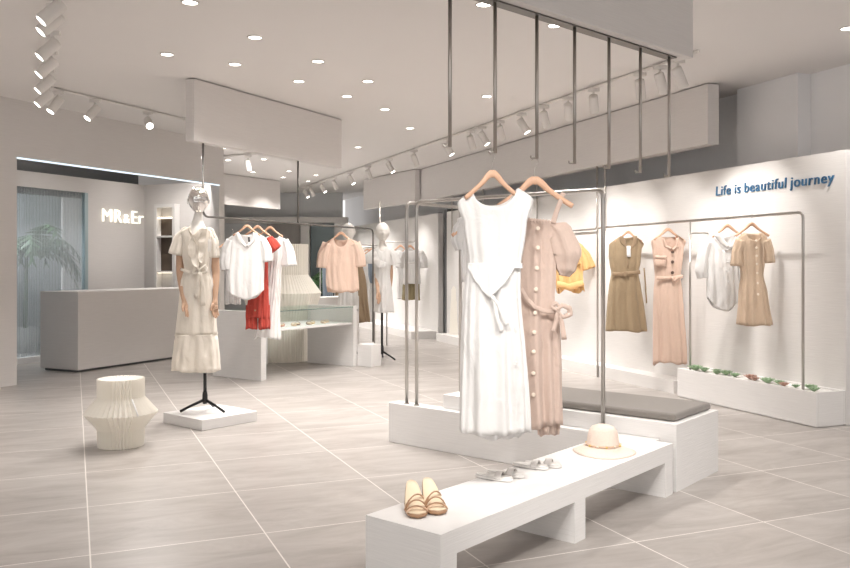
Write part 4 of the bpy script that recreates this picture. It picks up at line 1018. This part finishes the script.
body_mesh(Y3, (373, 252, 392, 252), (379, 246.5, 386, 246.5, 5, 1), [(262, 374, 391, .12, .006), (275, 375, 390, .12, .006), (290, 373.5, 392, .14, .01), (312, 371.5, 394, .16, .018)], 121, d0=.06, hemj=.006).build('dress', M['c_white'], g, True, solid=.003)
ruffle(Y3, [(376, 250), (380, 260), (388, 263)], -.10, -.13, .012, 4, 'neck_ruffle', M['c_white'], g, 1)
sleeve_mesh(Y3, [(377, 250), (373.5, 257), (373, 264)], [.06, .09, .10], 8, 0, .012).build('sleeve', M['c_white'], g, True, solid=.003)
sleeve_mesh(Y3, [(388, 250), (392, 257), (393.5, 265)], [.06, .09, .10], 8, 0, .012).build('sleeve', M['c_white'], g, True, solid=.003)
stand(g, X3(382), Y3, Z3(312), 0, 1.15, (200, 325, 90))

# ------------------------------------------------------------------ lights
def add_light(kind, name, parent, loc, energy, col=(1, .955, .915), size=.05, spot=None, blend=.6, rot=None):
    l = bpy.data.lights.new(name, kind); l.energy = energy; l.color = col
    if kind == 'SPOT': l.spot_size = R(spot); l.spot_blend = blend; l.shadow_soft_size = size
    elif kind == 'AREA': l.shape = 'DISK'; l.size = size
    else: l.shadow_soft_size = size
    o = bpy.data.objects.new(name, l); COL.objects.link(o); o.parent = parent; o.location = loc
    if rot is not None: o.rotation_mode = 'QUATERNION'; o.rotation_quaternion = rot
    return o
# recessed downlights
def make_down():
    t = empty('downlight', (0, 0, 0), 'x', 'downlight')
    MB().lathe([(.062, 0), (.062, -.006), (.052, -.008), (.050, 0)], (0, 0, 0), 24, None, False, False).build('trim_ring', M['lampwhite'], t, True)
    MB().lathe([(.050, -.003), (.001, -.004)], (0, 0, 0), 24, None, False, True).build('lens', M['lens'], t)
    return t
D0 = make_down(); dn = [False]
DL = [(190, 2), (167, 54), (255, 37), (235, 64), (318, 61), (299, 81), (368, 81), (347, 96), (385, 109), (410, 128), (358, 147), (487, 96), (484, 4), (555, 25), (848, 28),
      (228, 160), (264, 159), (253, 172), (289, 171), (316, 175), (308, 181), (283, 177), (225, 148), (251, 151.5), (282, 156.5), (192, 140)]
DNE = 50
pos = [P(px, py, CEIL) for px, py in DL]
rank = sorted(range(len(pos)), key=lambda i: pos[i].y)
for k, i in enumerate(rank):
    p = pos[i]
    if dn[0]: d = dup(D0)
    else: d = D0; dn[0] = True
    d.location = p-Vector((0, 0, .0005))
    far = p.y > 11.5
    side = 'left' if p.x < -1.0 else ('middle' if p.x < 1.0 else 'right')
    d['label'] = 'small bright recessed ceiling downlight, number %d counting from nearest to farthest' % (k+1); d['group'] = 'recessed ceiling downlights'
    add_light('SPOT', 'lamp', d, (0, 0, -.03), DNE, spot=120, blend=.8, size=.05)
for n_, p in enumerate(((-1.1, 2.0), (1.9, 2.6), (3.4, 4.3), (-2.8, 4.2), (0.2, .6))):   # the same lamps over the part of the shop around the camera
    d = dup(D0); [bpy.data.objects.remove(c) for c in list(d.children) if c.type == 'LIGHT']
    d.location = (p[0], p[1], CEIL-.0005); d['label'] = 'recessed ceiling downlight above the front of the shop, outside the picture'; d['group'] = 'downlights over the shop front'
    add_light('SPOT', 'lamp', d, (0, 0, -.03), DNE*(2.0 if n_ in (1, 2) else 1.5), spot=150 if n_ in (1, 2) else 120, blend=.8, size=.05)
# track lights
def make_spot():
    t = empty('track_spotlight', (0, 0, 0), 'x', 'spotlight')
    MB().box(-.05, .05, -.016, .016, -.03, 0).build('adapter', M['lampwhite'], t, bevel=.003)
    MB().tube([(0, 0, -.03), (0, 0, -.085)], .009, 8).build('arm', M['lampwhite'], t, True)
    b = MB().lathe([(.02, .045), (.038, .04), (.040, .03), (.040, -.12), (.038, -.125), (.034, -.118)], (0, 0, 0), 24, None, True, False).build('lamp_body', M['lampwhite'], t, True)
    b.location = (0, 0, -.10)
    l = MB().lathe([(.034, -.119), (.001, -.120)], (0, 0, 0), 20, None, False, True).build('lens', M['lens'], b)
    return t, b
S0, _ = make_spot(); sn = [False]; S0.scale = (1.12,)*3
def spot(p, aim, label, group, energy=0, angle=50):
    if sn[0]: t = dup(S0)
    else: t = S0; sn[0] = True
    t.location = p; t['label'] = label; t['group'] = group
    b = [c for c in t.children if c.name.startswith('lamp_body')][0]
    d = (Vector(aim)-(Vector(p)+Vector((0, 0, -.10)))).normalized()
    q = d.to_track_quat('-Z', 'Y'); b.rotation_mode = 'QUATERNION'; b.rotation_quaternion = q
    if energy: SP.append((b, energy, angle))
    return t
SP = []
def track(pts, label):
    t = empty('lighting_track', pts[0], label, 'lighting track', world=True)
    MB().tube(pts, .014, 4).build('rail', M['lampwhite'], t); return t
TZ = CEIL-.020
a, b = P(698.6, 51, CEIL-.02), P(299.6, 188.6, CEIL-.02)
track([Vector((a.x, a.y, TZ)), Vector((b.x, b.y, TZ))], 'long white ceiling track along the right side carrying a row of spotlights')
FTR = Fr(a.x, a.y, math.degrees(math.atan2(b.x-a.x, b.y-a.y)))
rp = [678, 660, 640, 593.5, 568, 544, 521.5, 500, 482, 470.6, 447, 414, 389, 368, 350, 334, 322, 311, 305]
for i, px in enumerate(rp):
    u = fx(FTR, px, 0); p = FTR((u, 0, TZ-.014))
    w = FRW((u+(1.25 if i % 2 else -.5), .02, .55+(.2 if i % 2 else 0)))
    e = 72 if i < 11 else 90
    aim = w
    if i < 5: aim = ((3.0, 7.7, 1.5), (2.85, 8.05, 1.2), (2.5, 8.9, 1.1), (2.15, 9.7, 1.2), (1.9, 10.2, 1.4))[i]; e = 95
    spot(p, aim, 'white spotlight on the long right-hand track, %s from its near end' % (ORD[i] if i < 14 else ['fifteenth', 'sixteenth', 'seventeenth', 'eighteenth', 'nineteenth'][i-14]), 'spotlights on the right-hand track', e, 62)
# left tracks
a, b = P(60, -45, TZ), P(47, 88, TZ)
track([a, b], 'white ceiling track at the top left corner, end on to the viewer')
for i, (px, py, aim) in enumerate(((62, 2, (-1.9, 5.6, 0.2)), (58, 30, (-2.6, 6.0, 0)), (58, 50, (-2.8, 6.8, .3)), (55, 68, (-1.83, 6.9, 1.2)), (50, 83, (-3.8, 9.9, .3)), (57.5, 3-14, (-1.6, 4.2, 0)))):
    p = P(px, py, TZ); k = (p-a).dot((b-a).normalized()); p = a+(b-a).normalized()*k
    aim = p+Vector((-.75, -.5, -1.0))*2
    spot(p-Vector((0, 0, .014)), aim, 'white spotlight on the end-on track at the upper left, %s' % ['near the picture edge', 'with a round bright face', 'below the topmost ones', 'second from the track corner', 'at the track corner', 'cut by the picture edge'][i], 'spotlights on the upper left track', 90, 60)
a, b = P(49.4, 87.4, TZ), P(192, 121, TZ)
track([a, b], 'thin white ceiling track above the reception opening')
for px, aim, l in ((58, (-5.2, 6.9, 0), 'unlit-looking white spotlight at the left end of the reception track'), (95, (-5.2, 7.0, 0), 'bright white spotlight in the middle of the reception track'), (148, (-1.6, 6.6, .9), 'round glaring spotlight facing the viewer on the reception track')):
    fr = Fr(a.x, a.y, math.degrees(math.atan2(b.x-a.x, b.y-a.y))); p = fr((fx(fr, px, 0), 0, TZ-.014))
    spot(p, aim, l, 'spotlights on the reception track', 90, 60)
a, b = P(222, 156, TZ), P(264, 153.5, TZ)
track([a, b], 'short ceiling track above the small pale ceiling panel')
spot(a.lerp(b, .62)-Vector((0, 0, .014)), (a.x+.8, a.y+.6, 0), 'grey spotlight hanging straight down above the small pale ceiling panel', 'spotlight above the small ceiling panel', 60, 70)
# accent spots near the centre: rail over the foreground, outside the picture, lights the dresses and bench
pA, pB = Vector((-.9, 1.6, TZ)), Vector((1.4, 1.9, TZ))
track([pA, pB], 'ceiling track above the camera, outside the picture')
for i, (u, aim, e) in enumerate(((.25, (.30, 3.83, 1.1), 110), (.55, (.5, 4.0, 1.0), 90), (.8, (.8, 4.0, .2), 130))):
    spot(pA.lerp(pB, u)-Vector((0, 0, .014)), aim, 'white spotlight above the camera, outside the picture', 'spotlights above the camera', e, 45)
for b, e, an in SP: add_light('SPOT', 'lamp', b, (0, 0, -.126), e, spot=an, blend=.7, size=.035)
# reception lamps
rl = empty('ceiling_lamp', FL((1.4, 2.5, CEIL-.01)), 'round cool ceiling lamp behind the frosted reception glass', 'lamp')
MB().lathe([(.15, 0), (.15, -.04), (.02, -.05)], (0, 0, 0), 24).build('shade', glow('cool_lamp', (.8, .92, 1), 2), rl, True)
add_light('POINT', 'lamp', rl, (0, 0, -.12), 130, (.93, .97, 1), .12)
for x in (1.6, 3.0):
    d = dup(D0); [bpy.data.objects.remove(c) for c in list(d.children) if c.type == 'LIGHT']
    d.location = FL((x, 1.0, CEIL-.0005)); d['label'] = 'recessed downlight above the reception counter, hidden behind the lintel'; d['group'] = 'downlights above reception'
    add_light('SPOT', 'lamp', d, (0, 0, -.03), 22, spot=120, blend=.8, size=.05)

# ------------------------------------------------------------------ world, camera, view
w = bpy.data.worlds.new('World'); S.world = w; w.use_nodes = True
bg = w.node_tree.nodes['Background']; bg.inputs[0].default_value = (1, .975, .955, 1); bg.inputs[1].default_value = 1.15
cam = bpy.data.cameras.new('camera'); co = bpy.data.objects.new('camera', cam); COL.objects.link(co)
co.location = (0, 0, CAMZ); co.rotation_euler = (PI/2, 0, 0); cam.sensor_width = 36; cam.sensor_fit = 'HORIZONTAL'
cam.lens = 36*F/850; cam.shift_y = -18/850; cam.clip_start = .05
S.camera = co
S.view_settings.view_transform = 'Standard'; S.view_settings.look = 'None'; S.view_settings.gamma = 1; S.view_settings.exposure = 0
S.view_settings.use_curve_mapping = False
for o in bpy.data.objects:
    if '_w' in o: del o['_w']
